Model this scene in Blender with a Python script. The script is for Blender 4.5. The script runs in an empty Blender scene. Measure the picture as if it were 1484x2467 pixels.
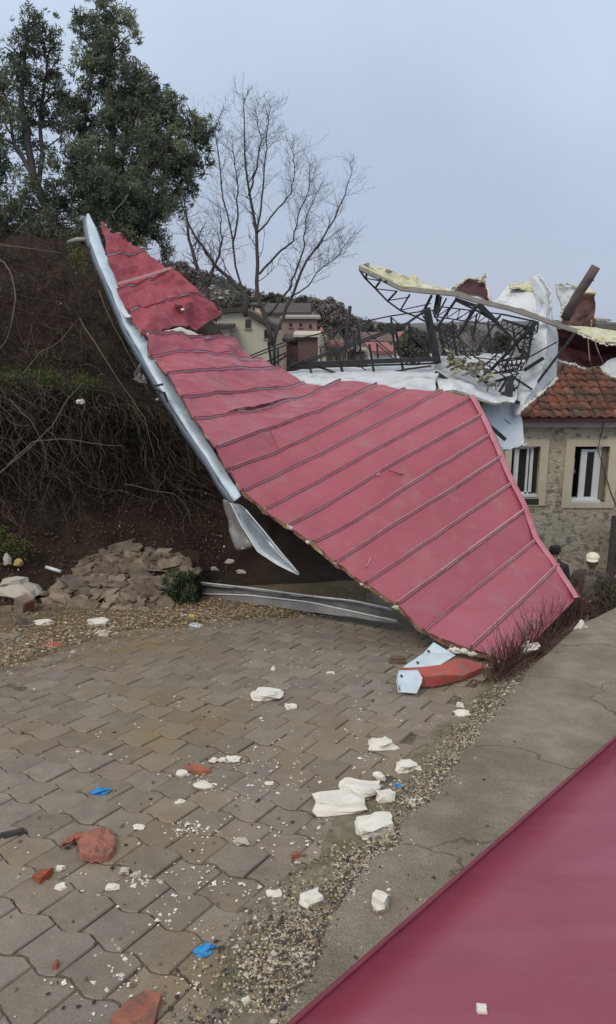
import bpy, bmesh, math, random
import numpy as np
from mathutils import Vector, Matrix, noise
S = bpy.context.scene
COL = S.collection
rnd = random.Random(7)

# ------------------------------------------------------------------ camera
PITCH = 13.774
F, CX, CY, H = 1850.0, 742.0, 1233.5, 1.75
SL = math.tan(math.radians(8))
cam = bpy.data.objects.new('camera', bpy.data.cameras.new('camera'))
COL.objects.link(cam); S.camera = cam
cam.location = (0, 0, H)
cam.rotation_euler = (math.radians(90 - PITCH), 0, 0)
cam.data.sensor_fit = 'VERTICAL'; cam.data.sensor_height = 36; cam.data.lens = 36 * F / 2467
cam.data.clip_start = 0.05; cam.data.clip_end = 3000

# ------------------------------------------------------------------ world, sun, exposure
W = bpy.data.worlds.new('World'); S.world = W; W.use_nodes = True
nt = W.node_tree; nt.nodes.clear()
out = nt.nodes.new('ShaderNodeOutputWorld')
sky = nt.nodes.new('ShaderNodeTexSky'); sky.sky_type = 'NISHITA'; sky.sun_disc = False
sky.sun_elevation = math.radians(48); sky.sun_rotation = math.radians(215)
b1 = nt.nodes.new('ShaderNodeBackground'); b1.inputs[1].default_value = 0.06
nt.links.new(sky.outputs[0], b1.inputs[0])
tc = nt.nodes.new('ShaderNodeTexCoord')
sp = nt.nodes.new('ShaderNodeSeparateXYZ'); nt.links.new(tc.outputs['Generated'], sp.inputs[0])
nz = nt.nodes.new('ShaderNodeTexNoise'); nz.inputs['Scale'].default_value = 2.3; nz.inputs['Detail'].default_value = 4
nz.inputs['Roughness'].default_value = 0.45
nt.links.new(tc.outputs['Generated'], nz.inputs['Vector'])
ad = nt.nodes.new('ShaderNodeMath'); ad.operation = 'MULTIPLY_ADD'
nt.links.new(nz.outputs[0], ad.inputs[0]); ad.inputs[1].default_value = 0.5; nt.links.new(sp.outputs[2], ad.inputs[2])
ramp = nt.nodes.new('ShaderNodeValToRGB'); nt.links.new(ad.outputs[0], ramp.inputs[0])
e = ramp.color_ramp.elements
e[0].position = 0.17; e[0].color = (0.50, 0.54, 0.66, 1)
e[1].position = 1.0; e[1].color = (0.86, 0.93, 1.0, 1)
m = e.new(0.36); m.color = (0.50, 0.585, 0.745, 1)
m = e.new(0.68); m.color = (0.68, 0.80, 0.97, 1)
b2 = nt.nodes.new('ShaderNodeBackground'); b2.inputs[1].default_value = 1.0
nt.links.new(ramp.outputs[0], b2.inputs[0])
mx = nt.nodes.new('ShaderNodeMixShader'); mx.inputs[0].default_value = 0.88
nt.links.new(b1.outputs[0], mx.inputs[1]); nt.links.new(b2.outputs[0], mx.inputs[2])
nt.links.new(mx.outputs[0], out.inputs[0])
sun = bpy.data.objects.new('sun', bpy.data.lights.new('sun', 'SUN')); COL.objects.link(sun)
sun.data.energy = 1.5; sun.data.angle = math.radians(22); sun.data.color = (1, 0.88, 0.74)
sun.rotation_euler = (math.radians(42), 0, math.radians(-35))
S.view_settings.view_transform = 'Standard'; S.view_settings.look = 'None'
S.view_settings.exposure = 0.0; S.view_settings.gamma = 1
S.view_settings.use_curve_mapping = False

# ------------------------------------------------------------------ projection helpers
_c, _s = math.cos(math.radians(PITCH)), math.sin(math.radians(PITCH))
def ray(px, py):
    a = (px - CX) / F; b = -(py - CY) / F
    return Vector((a, _c + b * _s, -_s + b * _c))
def U(px, py, d):
    return Vector((0, 0, H)) + ray(px, py) * d
def G(px, py, h=0.0):                         # point on the sloping road (plus h above it)
    r = ray(px, py); t = -(H - h) / (r.z + SL * r.y)
    return Vector((0, 0, H)) + r * t
def road_z(x, y): return -SL * y
def F1(x, y): return (.3101 * x + 1024, .3101 * y + 602)
def F2(x, y): return (.2841 * x + 783, .2841 * y + 602)
def nz3(p, s, seed=0.0):
    return noise.noise(Vector(p) * s + Vector((seed, seed * 1.7, -seed)))
def fbm(p, s, seed=0.0, o=4):
    a = 0; k = 1
    for i in range(o):
        a += nz3(p, s, seed + i * 3.1) * k; k *= .5; s *= 2.05
    return a

def ridge(p, s, seed=0.0, o=3):
    a = 0; k = 1
    for i in range(o):
        a += (.5 - 2 * abs(nz3(p, s, seed + i * 5.3))) * k; k *= .5; s *= 2.1
    return a
# ------------------------------------------------------------------ materials
MATS = {}
def mat(name, c1, c2=None, scale=6, rough=.8, bump=0, bscale=40, metal=0, c3=None, s3=1.2, f3=(.5, .6),
        rand=0, spec=.3, detail=6, stretch=None, upcol=None, sss=0, contrast=(.3, .7), trans=0, bdist=.01, grain=0, cracks=False):
    if name in MATS: return MATS[name]
    m = bpy.data.materials.new(name); m.use_nodes = True
    t = m.node_tree; L = t.links; bs = t.nodes['Principled BSDF']
    geo = t.nodes.new('ShaderNodeNewGeometry')
    vec = geo.outputs['Position']
    if stretch:
        mp = t.nodes.new('ShaderNodeMapping'); mp.inputs['Scale'].default_value = stretch[0:3]
        if len(stretch) > 3: mp.inputs['Rotation'].default_value = stretch[3]
        L.new(vec, mp.inputs[0]); vec = mp.outputs[0]
    def noi(sc, det=detail, r=.6, v=None):
        n = t.nodes.new('ShaderNodeTexNoise'); n.inputs['Scale'].default_value = sc
        n.inputs['Detail'].default_value = det; n.inputs['Roughness'].default_value = r
        L.new(v or vec, n.inputs['Vector']); return n.outputs[0]
    def mixc(fac, a, b):
        x = t.nodes.new('ShaderNodeMix'); x.data_type = 'RGBA'
        if isinstance(fac, float): x.inputs[0].default_value = fac
        else: L.new(fac, x.inputs[0])
        for i, q in ((6, a), (7, b)):
            if isinstance(q, tuple): x.inputs[i].default_value = (*q[:3], 1)
            else: L.new(q, x.inputs[i])
        return x.outputs[2]
    def rng(v, a, b, c=0., d=1.):
        x = t.nodes.new('ShaderNodeMapRange'); x.inputs[1].default_value = a; x.inputs[2].default_value = b
        x.inputs[3].default_value = c; x.inputs[4].default_value = d
        L.new(v, x.inputs[0]); return x.outputs[0]
    col = tuple(c1)
    if c2: col = mixc(rng(noi(scale), *contrast), tuple(c1), tuple(c2))
    if c3: col = mixc(rng(noi(s3, 8), *f3), col, tuple(c3))
    if cracks:
        nd = t.nodes.new('ShaderNodeTexNoise'); nd.inputs['Scale'].default_value = 3; nd.inputs['Detail'].default_value = 6; L.new(vec, nd.inputs['Vector'])
        va = t.nodes.new('ShaderNodeVectorMath'); va.operation = 'MULTIPLY_ADD'; va.inputs[1].default_value = (.5, .5, .5); L.new(nd.outputs[1], va.inputs[0]); L.new(vec, va.inputs[2])
        vo = t.nodes.new('ShaderNodeTexVoronoi'); vo.feature = 'DISTANCE_TO_EDGE'; vo.inputs['Scale'].default_value = .9; L.new(va.outputs[0], vo.inputs['Vector'])
        col = mixc(rng(vo.outputs[0], 0, .010, .75, 0.), col, (.06, .05, .035))
    if grain:
        gv = rng(noi(170, 3, .8), .35, .65, 1 - grain, 1 + grain); gm = t.nodes.new('ShaderNodeVectorMath'); gm.operation = 'SCALE'
        if isinstance(col, tuple): gm.inputs[0].default_value = col[:3]
        else: L.new(col, gm.inputs[0])
        L.new(gv, gm.inputs['Scale']); col = gm.outputs[0]
    if upcol:
        sx = t.nodes.new('ShaderNodeSeparateXYZ'); L.new(geo.outputs['Normal'], sx.inputs[0])
        mm = t.nodes.new('ShaderNodeMath'); mm.operation = 'MULTIPLY'
        L.new(rng(sx.outputs[2], upcol[1], upcol[2]), mm.inputs[0]); L.new(rng(noi(2.5), .4, .6), mm.inputs[1])
        col = mixc(mm.outputs[0], col, tuple(upcol[0]))
    if rand:
        oi = t.nodes.new('ShaderNodeObjectInfo')
        hs = t.nodes.new('ShaderNodeHueSaturation')
        L.new(rng(oi.outputs['Random'], 0, 1, 1 - rand, 1 + rand), hs.inputs['Value'])
        mm = t.nodes.new('ShaderNodeMath'); mm.operation = 'FRACT'
        m2 = t.nodes.new('ShaderNodeMath'); m2.operation = 'MULTIPLY'; m2.inputs[1].default_value = 7.3
        L.new(oi.outputs['Random'], m2.inputs[0]); L.new(m2.outputs[0], mm.inputs[0])
        L.new(rng(mm.outputs[0], 0, 1, .86, 1.1), hs.inputs['Saturation'])
        if isinstance(col, tuple): hs.inputs['Color'].default_value = (*col[:3], 1)
        else: L.new(col, hs.inputs['Color'])
        col = hs.outputs[0]
    if isinstance(col, tuple): bs.inputs['Base Color'].default_value = (*col[:3], 1)
    else: L.new(col, bs.inputs['Base Color'])
    L.new(rng(noi(scale * 1.7, 4), .3, .7, max(.05, rough - .12), min(1, rough + .1)), bs.inputs['Roughness'])
    bs.inputs['Metallic'].default_value = metal
    bs.inputs['Specular IOR Level'].default_value = spec
    if bump:
        b = t.nodes.new('ShaderNodeBump'); b.inputs['Strength'].default_value = bump; b.inputs['Distance'].default_value = bdist
        L.new(noi(bscale, 8, .65), b.inputs['Height']); L.new(b.outputs[0], bs.inputs['Normal'])
    if trans:
        tr = t.nodes.new('ShaderNodeBsdfTranslucent'); ms = t.nodes.new('ShaderNodeMixShader'); ms.inputs[0].default_value = trans
        if isinstance(col, tuple): tr.inputs[0].default_value = (*col[:3], 1)
        else: L.new(col, tr.inputs[0])
        L.new(bs.outputs[0], ms.inputs[1]); L.new(tr.outputs[0], ms.inputs[2])
        L.new(ms.outputs[0], t.nodes['Material Output'].inputs[0])
    MATS[name] = m
    return m
M_PAVER = mat('paver_concrete', (.175, .142, .108), (.25, .205, .158), 9, .62, .6, 90, rand=.12, c3=(.22, .165, .095), s3=.9, f3=(.44, .64), spec=.45, bdist=.004, grain=.22)
M_JOINT = mat('joint_soil', (.085, .07, .05), (.17, .14, .10), 30, .95, .8, 120)
M_CONC = mat('kerb_concrete', (.22, .18, .135), (.31, .26, .20), 6, .85, 1, 45, c3=(.18, .155, .11), cracks=True, s3=1.8, f3=(.44, .62), bdist=.012, grain=.38)
M_SOIL = mat('bank_soil', (.020, .014, .010), (.065, .043, .028), 4, .95, 1.0, 18, c3=(.032, .017, .012), s3=1, f3=(.45, .6), bdist=.05)
M_VERGE = mat('verge_dirt', (.13, .095, .055), (.22, .165, .10), 6, .95, 1, 60, c3=(.12, .12, .05), s3=2, f3=(.5, .62), bdist=.02)
M_TERR = mat('terrain_soil', (.07, .065, .04), (.12, .11, .07), .6, .95, .5, 4, c3=(.05, .06, .03), s3=.15)
M_HILL = mat('hill_scrub', (.10, .10, .088), (.165, .15, .135), .06, 1, 0, c3=(.045, .055, .042), s3=.02)
M_RED = mat('red_sheet_paint', (.31, .066, .089), (.39, .090, .116), 1.1, .34, .30, 7, c3=(.34, .125, .135), s3=4.5, f3=(.52, .74), grain=.06, spec=.4, bdist=.012)
M_RED2 = mat('red_front_sheet_paint', (.235, .038, .063), (.275, .050, .077), 1.2, .34, .18, 2.2, c3=(.30, .075, .105), s3=1.3, f3=(.5, .72), spec=.5, stretch=(.8, 2.6, 1, (0, 0, .9)), bdist=.012, grain=.07)
M_REDD = mat('crumpled_red_paint', (.27, .042, .058), (.37, .075, .095), 3, .5, .4, 14, c3=(.27, .05, .06), s3=4, spec=.35, bdist=.02)
M_WHITE = mat('white_sheet_underside', (.54, .57, .59), (.70, .72, .73), 3, .45, .25, 10, c3=(.34, .33, .29), s3=3.2, f3=(.52, .72))
M_FOAM = mat('yellow_foam', (.60, .57, .33), (.72, .70, .56), 7, .9, 1, 30, c3=(.40, .35, .22), s3=9, f3=(.52, .66), bdist=.03)
M_WFOAM = mat('white_foam', (.66, .61, .52), (.77, .73, .65), 12, .95, .8, 60, bdist=.006)
M_GUT = mat('galvanised_gutter', (.44, .53, .60), (.60, .68, .74), 7, .42, .25, 16, metal=.1, spec=.5, c3=(.36, .44, .47), s3=4, f3=(.5, .7))
M_TRIM = mat('grey_trim_metal', (.22, .205, .19), (.33, .315, .295), 5, .4, .2, 20, metal=.35, spec=.5)
M_STEEL = mat('black_steel', (.022, .022, .026), (.045, .04, .042), 9, .55, .2, 40)
M_GBEAM = mat('grey_beam', (.22, .20, .17), (.32, .29, .25), 6, .7, .4, 30)
M_MAROON = mat('maroon_sheet', (.05, .018, .021), (.085, .028, .029), 3, .6, .4, 18)
M_BRSH = mat('brown_torn_sheet', (.12, .06, .05), (.22, .11, .09), 5, .7, .6, 25)
M_PLAST = mat('worn_wall_render', (.52, .43, .31), (.70, .60, .46), 3.2, .95, 1, 14, c3=(.32, .27, .21), s3=6.5, f3=(.52, .60), grain=.2, bdist=.06)
M_SURR = mat('window_surround_render', (.62, .53, .38), (.70, .61, .46), 3, .9, .3, 30)
M_PVC = mat('white_window_frame', (.75, .75, .74), (.80, .80, .79), 3, .4)
M_GLASS = mat('dark_window_glass', (.02, .022, .024), (.035, .035, .035), 2, .08, spec=.6)
M_TILE = mat('clay_roof_tile', (.14, .052, .034), (.225, .085, .052), 8, .85, .4, 40, rand=.22, c3=(.09, .05, .035), s3=2.2, f3=(.46, .56))
M_SHARD = mat('broken_clay', (.30, .085, .045), (.40, .13, .07), 14, .95, 1, 70, c3=(.22, .10, .07), s3=20, f3=(.48, .6), rand=.12, bdist=.006)
M_STONE = mat('rubble_mudstone', (.15, .115, .085), (.25, .20, .15), 7, .95, .9, 50, rand=.32, c3=(.12, .095, .07), s3=6, f3=(.5, .65), bdist=.01)
M_TWIG = mat('dry_twig', (.055, .04, .032), (.12, .09, .07), 3, .9, spec=.1)
M_PTWIG = mat('pale_dry_twig', (.11, .088, .066), (.17, .135, .10), 3, .9, spec=.1)
M_RTWIG = mat('reddish_dry_stem', (.06, .028, .026), (.13, .065, .05), 6, .9, spec=.1)
M_BARK = mat('dark_bark', (.045, .038, .036), (.085, .072, .066), 5, .95, .6, 30)
M_LEAF = mat('evergreen_leaf', (.058, .075, .050), (.13, .155, .098), 2.2, .55, spec=.4, c3=(.23, .265, .15), s3=1.3, f3=(.48, .66), trans=.35)
M_WEED = mat('weed_leaf', (.05, .08, .02), (.11, .14, .035), 6, .7, c3=(.16, .15, .04), s3=4, trans=.2)
M_LITTER = mat('leaf_litter', (.17, .105, .06), (.30, .21, .13), 40, .9, c3=(.36, .29, .2), s3=60, f3=(.5, .6))
M_GRAV = mat('kerb_grit', (.12, .105, .085), (.42, .36, .27), 60, .9, c3=(.62, .57, .48), s3=90, f3=(.52, .6), contrast=(.4, .6))
M_BLUE = mat('blue_plastic', (.03, .20, .48), (.05, .30, .62), 20, .4)
M_DWOOD = mat('dark_wood', (.035, .03, .03), (.07, .06, .055), 20, .8, .5, 60)
M_YEL = mat('yellow_scrap', (.62, .48, .08), (.60, .52, .2), 20, .7)
M_LIT_RED = mat('red_litter', (.55, .08, .05), (.6, .12, .08), 20, .6)
M_GREENP = mat('green_litter', (.25, .38, .08), (.3, .4, .12), 20, .6)
M_SACK = mat('pale_sack', (.42, .38, .32), (.52, .47, .40), 6, .9, .5, 30)
M_HWALL = mat('far_house_render', (.46, .42, .33), (.52, .48, .39), .8, .95, 0)
M_HGREY = mat('far_house_grey_render', (.30, .28, .24), (.36, .33, .28), .8, .95)
M_HPINK = mat('far_house_pink_brick', (.26, .17, .145), (.32, .22, .19), 1, .95)
M_HBROWN = mat('far_house_brown', (.115, .075, .068), (.15, .10, .09), 1, .95)
M_HWARMLIT = mat('far_house_warm_lit', (.70, .45, .28), (.72, .5, .33), 1, .95)  # warm light on the facade put into the wall colour
M_HROOF = mat('far_roof_dark', (.06, .05, .048), (.10, .08, .075), 1, .9)
M_HRED = mat('far_roof_red', (.30, .11, .09), (.34, .14, .12), 1, .9)
M_HWHITE = mat('far_white_wall', (.65, .64, .62), (.72, .71, .69), .5, .9)
M_BRUSH = mat('far_tree_foliage', (.085, .088, .070), (.14, .135, .11), .7, .95, trans=.1)  # far tree colours lightened in place of distance haze
M_BRUSHB = mat('far_bare_crown', (.14, .115, .108), (.21, .18, .165), .7, .95)

# ------------------------------------------------------------------ mesh builder
class MB:
    def __init__(s): s.v = []; s.f = []; s.m = []; s.sm = []
    def add(s, vs, fs, mi=0, smooth=False):
        o = len(s.v); s.v += [tuple(q) for q in vs]
        for f in fs: s.f.append([i + o for i in f]); s.m.append(mi); s.sm.append(smooth)
    def box(s, c, size, rot=None, mi=0, taper=1):
        vs = []
        for z in (-.5, .5):
            k = taper if z > 0 else 1
            for x, y in ((-.5, -.5), (.5, -.5), (.5, .5), (-.5, .5)):
                p = Vector((x * size[0] * k, y * size[1] * k, z * size[2]))
                if rot: p = rot @ p
                vs.append(Vector(c) + p)
        s.add(vs, [(0, 3, 2, 1), (4, 5, 6, 7), (0, 1, 5, 4), (1, 2, 6, 5), (2, 3, 7, 6), (3, 0, 4, 7)], mi)
    def tube(s, pts, rad, n=5, mi=0, cap=True, smooth=True, squash=1):
        pts = [Vector(p) for p in pts]
        if not hasattr(rad, '__len__'): rad = [rad] * len(pts)
        vs = []; prev = None
        for i, p in enumerate(pts):
            t = (pts[min(i + 1, len(pts) - 1)] - pts[max(i - 1, 0)])
            if t.length < 1e-6: t = Vector((0, 0, 1))
            t.normalize()
            if prev is None:
                a = t.cross(Vector((.3, .9, .2)));
                if a.length < .1: a = t.cross(Vector((1, 0, 0)))
            else: a = prev - t * prev.dot(t)
            a.normalize(); prev = a; b = t.cross(a)
            for k in range(n):
                w = 2 * math.pi * (k + .5) / n
                vs.append(p + (a * math.cos(w) + b * math.sin(w) * squash) * rad[i])
        fs = []
        for i in range(len(pts) - 1):
            for k in range(n):
                fs.append((i * n + k, i * n + (k + 1) % n, (i + 1) * n + (k + 1) % n, (i + 1) * n + k))
        if cap:
            fs.append(tuple(reversed(range(n)))); o = (len(pts) - 1) * n; fs.append(tuple(range(o, o + n)))
        s.add(vs, fs, mi, smooth and n > 4)
    def bar(s, a, b, w, h=None, mi=0):
        a = Vector(a); b = Vector(b); d = b - a
        q = d.to_track_quat('X', 'Z').to_matrix()
        s.box((a + b) / 2, (d.length, w, h or w), q, mi)
    def prism(s, poly, off, mi=0, mside=None, mbot=None):
        n = len(poly); poly = [Vector(p) for p in poly]; off = Vector(off)
        o = len(s.v)
        s.add(poly + [p + off for p in poly], [], mi)
        s.f.append([o + i for i in range(n)]); s.m.append(mi); s.sm.append(False)
        s.f.append([o + n + i for i in reversed(range(n))]); s.m.append(mi if mbot is None else mbot); s.sm.append(False)
        for i in range(n):
            j = (i + 1) % n
            s.f.append([o + i, o + n + i, o + n + j, o + j]); s.m.append(mi if mside is None else mside); s.sm.append(False)
    def grid(s, rows, mi=0, smooth=True, thick=0, mbot=None, mside=None, face=False):
        """rows: list of equally long lists of points; optional thickness away from the grid normal"""
        if face:                                # turn the sheet's front side towards the street
            r_ = rows[len(rows) // 2]; q_ = rows[len(rows) // 2 - 1]; k_ = len(r_) // 2
            n_ = (r_[k_] - r_[k_ - 1]).cross(r_[k_] - q_[k_])
            if n_.dot(Vector((0, 0, H)) - r_[k_]) < 0: rows = [list(reversed(r)) for r in rows]
        R = len(rows); Cn = len(rows[0]); P = [[Vector(p) for p in r] for r in rows]
        vs = [p for r in P for p in r]; fs = []
        for i in range(R - 1):
            for j in range(Cn - 1):
                fs.append((i * Cn + j, i * Cn + j + 1, (i + 1) * Cn + j + 1, (i + 1) * Cn + j))
        if not thick: s.add(vs, fs, mi, smooth); return
        nn = []
        for i in range(R):
            for j in range(Cn):
                a = P[min(i + 1, R - 1)][j] - P[max(i - 1, 0)][j]; b = P[i][min(j + 1, Cn - 1)] - P[i][max(j - 1, 0)]
                n = b.cross(a); n.normalize(); nn.append(n)
        s.add(vs, fs, mi, smooth)
        s.add([v - n * thick for v, n in zip(vs, nn)], [tuple(reversed(f)) for f in fs], mi if mbot is None else mbot, smooth)
        o = len(s.v) - 2 * R * Cn; K = R * Cn; ms = mi if mside is None else mside
        br = [j for j in range(Cn)] + [i * Cn + Cn - 1 for i in range(1, R)] + [(R - 1) * Cn + j for j in range(Cn - 2, -1, -1)] + [i * Cn for i in range(R - 2, 0, -1)]
        for a, b in zip(br, br[1:] + br[:1]):
            s.f.append([o + b, o + a, o + K + a, o + K + b]); s.m.append(ms); s.sm.append(False)
    def mesh(s, name, mats):
        me = bpy.data.meshes.new(name); me.from_pydata(s.v, [], s.f)
        if not isinstance(mats, (list, tuple)): mats = [mats]
        for m in mats: me.materials.append(m)
        me.polygons.foreach_set('material_index', s.m); me.polygons.foreach_set('use_smooth', s.sm)
        me.update(); return me
    def build(s, name, mats, parent=None):
        o = bpy.data.objects.new(name, s.mesh(name, mats)); COL.objects.link(o); o.parent = parent
        return o

def tag(o, label=None, cat=None, group=None, kind=None):
    if label: o['label'] = label
    if cat: o['category'] = cat
    if group: o['group'] = group
    if kind: o['kind'] = kind
    return o
RECENTRE = []
def thing(name, label, cat, group=None):
    o = bpy.data.objects.new(name, None); o.empty_display_size = .1; COL.objects.link(o)
    RECENTRE.append(o); return tag(o, label, cat, group)
def single(mb, name, mats, label, cat, group=None):
    o = mb.build(name, mats); RECENTRE.append(o); return tag(o, label, cat, group)

def resample(pts, n):
    """pts are (px,py,d); evenly resample by pixel length, smoothed"""
    P = np.array(pts, float); seg = np.hypot(*(P[1:, :2] - P[:-1, :2]).T); t = np.concatenate([[0], np.cumsum(seg)]); t /= t[-1]
    q = np.linspace(0, 1, n)
    return [tuple(np.interp(u, t, P[:, k]) for k in range(3)) for u in q]
def withd(pts, d0, d1):
    P = np.array(pts, float); seg = np.hypot(*(P[1:] - P[:-1]).T); t = np.concatenate([[0], np.cumsum(seg)]); t /= t[-1]
    return [(p[0], p[1], d0 + (d1 - d0) * u) for p, u in zip(pts, t)]
def loft(edges, n, crumple=0, seed=0, sub=1, cs=3.0):
    """edges: polylines of (px,py,d); returns rows of world points with sub-rows between"""
    E = [[U(*p) for p in resample(e_, n)] for e_ in edges]
    rows = []
    for a, b in zip(E, E[1:]):
        for k in range(sub): rows.append([p.lerp(q, k / sub) for p, q in zip(a, b)])
    rows.append(E[-1])
    if crumple:
        for r in rows:
            for i, p in enumerate(r):
                r[i] = p + Vector((fbm(p, cs, seed, 3), fbm(p, cs, seed + 9, 3) + ridge(p, cs * .8, seed + 4) * .8, fbm(p, cs, seed + 17, 3))) * crumple
    return rows

# ------------------------------------------------------------------ road and pavers
def strip_pts(pts, h=0): return [G(x, y, h) for x, y in pts]
KERB = [(600, 2640), (665, 2467), (730, 2330), (804, 2196), (880, 2100), (929, 2062), (971, 1983), (1036, 1917), (1095, 1852),
        (1155, 1757), (1200, 1705), (1238, 1662), (1300, 1600), (1400, 1512), (1484, 1472), (1600, 1425)]
kerb_w = [G(*p) for p in KERB]
kdir = (kerb_w[-1] - kerb_w[0]).normalized()
def kerb_side(x, y):                              # >0 right of the kerb's edge
    best = None
    for a, b in zip(kerb_w, kerb_w[1:]):
        if a.y <= y <= b.y:
            t = (y - a.y) / (b.y - a.y); return x - (a.x + (b.x - a.x) * t)
    return x - (kerb_w[0].x if y < kerb_w[0].y else kerb_w[-1].x)
def kx(y): return float(np.interp(y, [p.y for p in kerb_w], [p.x for p in kerb_w]))
def xlim(y):
    return kx(y) + .1 if y < 6.75 else float(np.interp(y, [6.75, 7.0, 8.2], [kx(6.75) + .1, 1.9, 1.5]))
mb = MB()
n = 150
rows = []
for j in range(n + 1):
    y = -3 + (11.2) * j / n
    xr = 3.4 if y < 7.4 else 3.0
    rows.append([Vector((x, y, road_z(x, y) - .010 + .010 * max(-.9, min(.38, fbm((x, y, 0), 2.1, 6, 4) * 1.6)))) for x in np.linspace(-4.5, xlim(y), 130)])
mb.grid(rows, smooth=False)
mb.grid([[r[-1] for r in rows], [r[-1] + Vector((.05, 0, -3)) for r in rows]], smooth=False)
road = tag(mb.build('road', M_JOINT), kind='structure')
ang = math.radians(-30)
e1 = Vector((math.cos(ang), math.sin(ang), 0)); e2 = Vector((-math.sin(ang), math.cos(ang), 0))
upn = Vector((0, SL, 1)).normalized()
e1 = (e1 - upn * e1.dot(upn)).normalized(); e2 = (e2 - upn * e2.dot(upn)).normalized()
PL, PW, GAP = .205, .19, .0035
def wave(u):
    u = u % 1.0
    K = [(0, 0), (.10, .016), (.24, .020), (.40, .004), (.55, -.004), (.70, -.018), (.86, -.014), (1, 0)]
    for (a, va), (b, vb) in zip(K, K[1:]):
        if u <= b: return va + (vb - va) * (u - a) / (b - a)
def paver_outline(inset):
    us = [0, .10, .24, .40, .55, .70, .86, 1]
    lo = [(max(min(u * PL, PL - inset), inset), wave(u) + inset) for u in us]
    hi = [(max(min(u * PL, PL - inset), inset), PW + wave(u + .5) - inset) for u in us]
    return lo + hi[::-1]
def paver_mb(mb, org, dz, tx, ty):
    o1 = paver_outline(GAP); o2 = paver_outline(GAP + .004); n = len(o1)
    def P(q, z): return org + e1 * q[0] + e2 * q[1] + upn * (z + dz + tx * (q[0] - PL / 2) + ty * (q[1] - PW / 2))
    vs = [P(q, -.03) for q in o1] + [P(q, -.005) for q in o1] + [P(q, 0) for q in o2]
    fs = []
    for r in (0, 1):
        for i in range(n):
            j = (i + 1) % n; fs.append((r * n + i, r * n + j, (r + 1) * n + j, (r + 1) * n + i))
    fs.append(tuple(2 * n + i for i in range(n)))
    mb.add(vs, fs)
pm = MB(); paver_mb(pm, Vector((0, 0, 0)), 0, 0, 0)
paver_meshes = [pm.mesh('paver', M_PAVER)]
cells = []
# gravel edge: pavers stop a little before the kerb
def project(p):
    q = p - Vector((0, 0, H)); d = q.y * _c - q.z * _s; b = q.y * _s + q.z * _c
    return (CX + F * q.x / d, CY - F * b / d, d) if d > .1 else (0, 0, -1)
for r in range(-40, 70):
    for k in range(-50, 60):
        org = e1 * (k + (r % 2) * .5) * PL + e2 * r * PW
        org = org + Vector((.03, .05, 0)); org.z = road_z(org.x, org.y)
        c = org + e1 * PL / 2 + e2 * PW / 2
        if c.y > 8.0 or c.y < .6: continue
        x_, y_, d_ = project(c)
        if d_ < 0: continue
        if not (-260 < x_ < 1500 and y_ < 2760): continue
        ks = kerb_side(c.x, c.y)
        lim = -.15 - .05 * (1 + fbm(c, 1.3, 4, 2)) - (.07 if c.y > 3.2 else 0)
        if ks > lim or c.x > xlim(c.y + .1) - .1: continue
        cells.append((d_, org))
cells.sort(key=lambda t: t[0] + (0 if True else 0))
vis = [c for c in cells if True]
vis.sort(key=lambda t: t[0])
inv = [c for c in vis if not (-60 < project(c[1])[0] < 1484 and project(c[1])[1] < 2560)]
vis = [c for c in vis if (-60 < project(c[1])[0] < 1484 and project(c[1])[1] < 2560)]
for i, (d_, org) in enumerate(vis[:300]):
    o = bpy.data.objects.new('paver', paver_meshes[0]); COL.objects.link(o); o.parent = road
    o.location = org + upn * rnd.gauss(0, .0022)
    o.rotation_euler = (rnd.gauss(0, .010), rnd.gauss(0, .010), rnd.gauss(0, .006))
mb = MB()
for d_, org in vis[300:] + inv:
    paver_mb(mb, org, rnd.gauss(0, .0025), rnd.gauss(0, .015), rnd.gauss(0, .015))
tag(mb.build('distant_pavers', M_PAVER, road), kind='stuff')

# concrete strip on the right (a low slab with a worn edge)
mb = MB()
edge = [p + Vector((fbm(p, 5, 2, 3) * .03, 0, 0)) for p in
        [G(*q[:2]) for q in resample([(x, y, 0) for x, y in KERB], 70)]]
rows = []
for t, z in ((0, -.03), (.004, .035), (.03, .055), (.25, .06), (.6, .06), (1.3, .055), (2.6, .05), (4.5, .05), (6, .05)):
    row = []
    for p in edge:
        x = p.x + t; q = Vector((x, p.y - t * .12, 0)); q.z = road_z(q.x, q.y) + z + (fbm(q, 3, 1, 3) * .008 if t > .01 else 0)
        row.append(q)
    rows.append(row)
last = rows[:]
mb.grid([list(r) for r in rows], smooth=True)
# far end face of the slab
fr = [r[-1] for r in rows]
mb.grid([fr, [p + Vector((0, .02, -2.6)) for p in fr]], smooth=False)
kerb = tag(mb.build('concrete_pavement', M_CONC), kind='structure')

# ------------------------------------------------------------------ terrain behind
def terr(x, y):
    ks = [(6, -1.2), (7.6, -1.35), (9, -2.4), (11, -3.4), (13, -3.75), (20, -4.0), (40, -4.2), (60, -4.8), (100, -6), (180, -4), (260, 0), (340, 0), (600, 0), (1500, 0)]
    z = np.interp(y, [k[0] for k in ks], [k[1] for k in ks])
    if x > 1.2 and y < 12: z = min(z, -2.75 - .22 * (y - 7.6))
    if y > 15:
        z += max(0, min(1, (6 - x) / 20)) * max(0, min(1, (y - 15) / 20)) * 1.2
    return z
ridge_px = [(-400, 560), (0, 580), (200, 610), (420, 640), (470, 655), (520, 668), (560, 682), (600, 705), (650, 716), (700, 722), (750, 722), (790, 738), (850, 768), (950, 778), (1100, 776), (1300, 777), (1900, 777)]
mb = MB(); rows = []
ys = [7.6, 8.2, 9, 10, 11, 12, 13.5, 15, 18, 22, 28, 36, 46, 60, 80, 105, 140]
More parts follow.
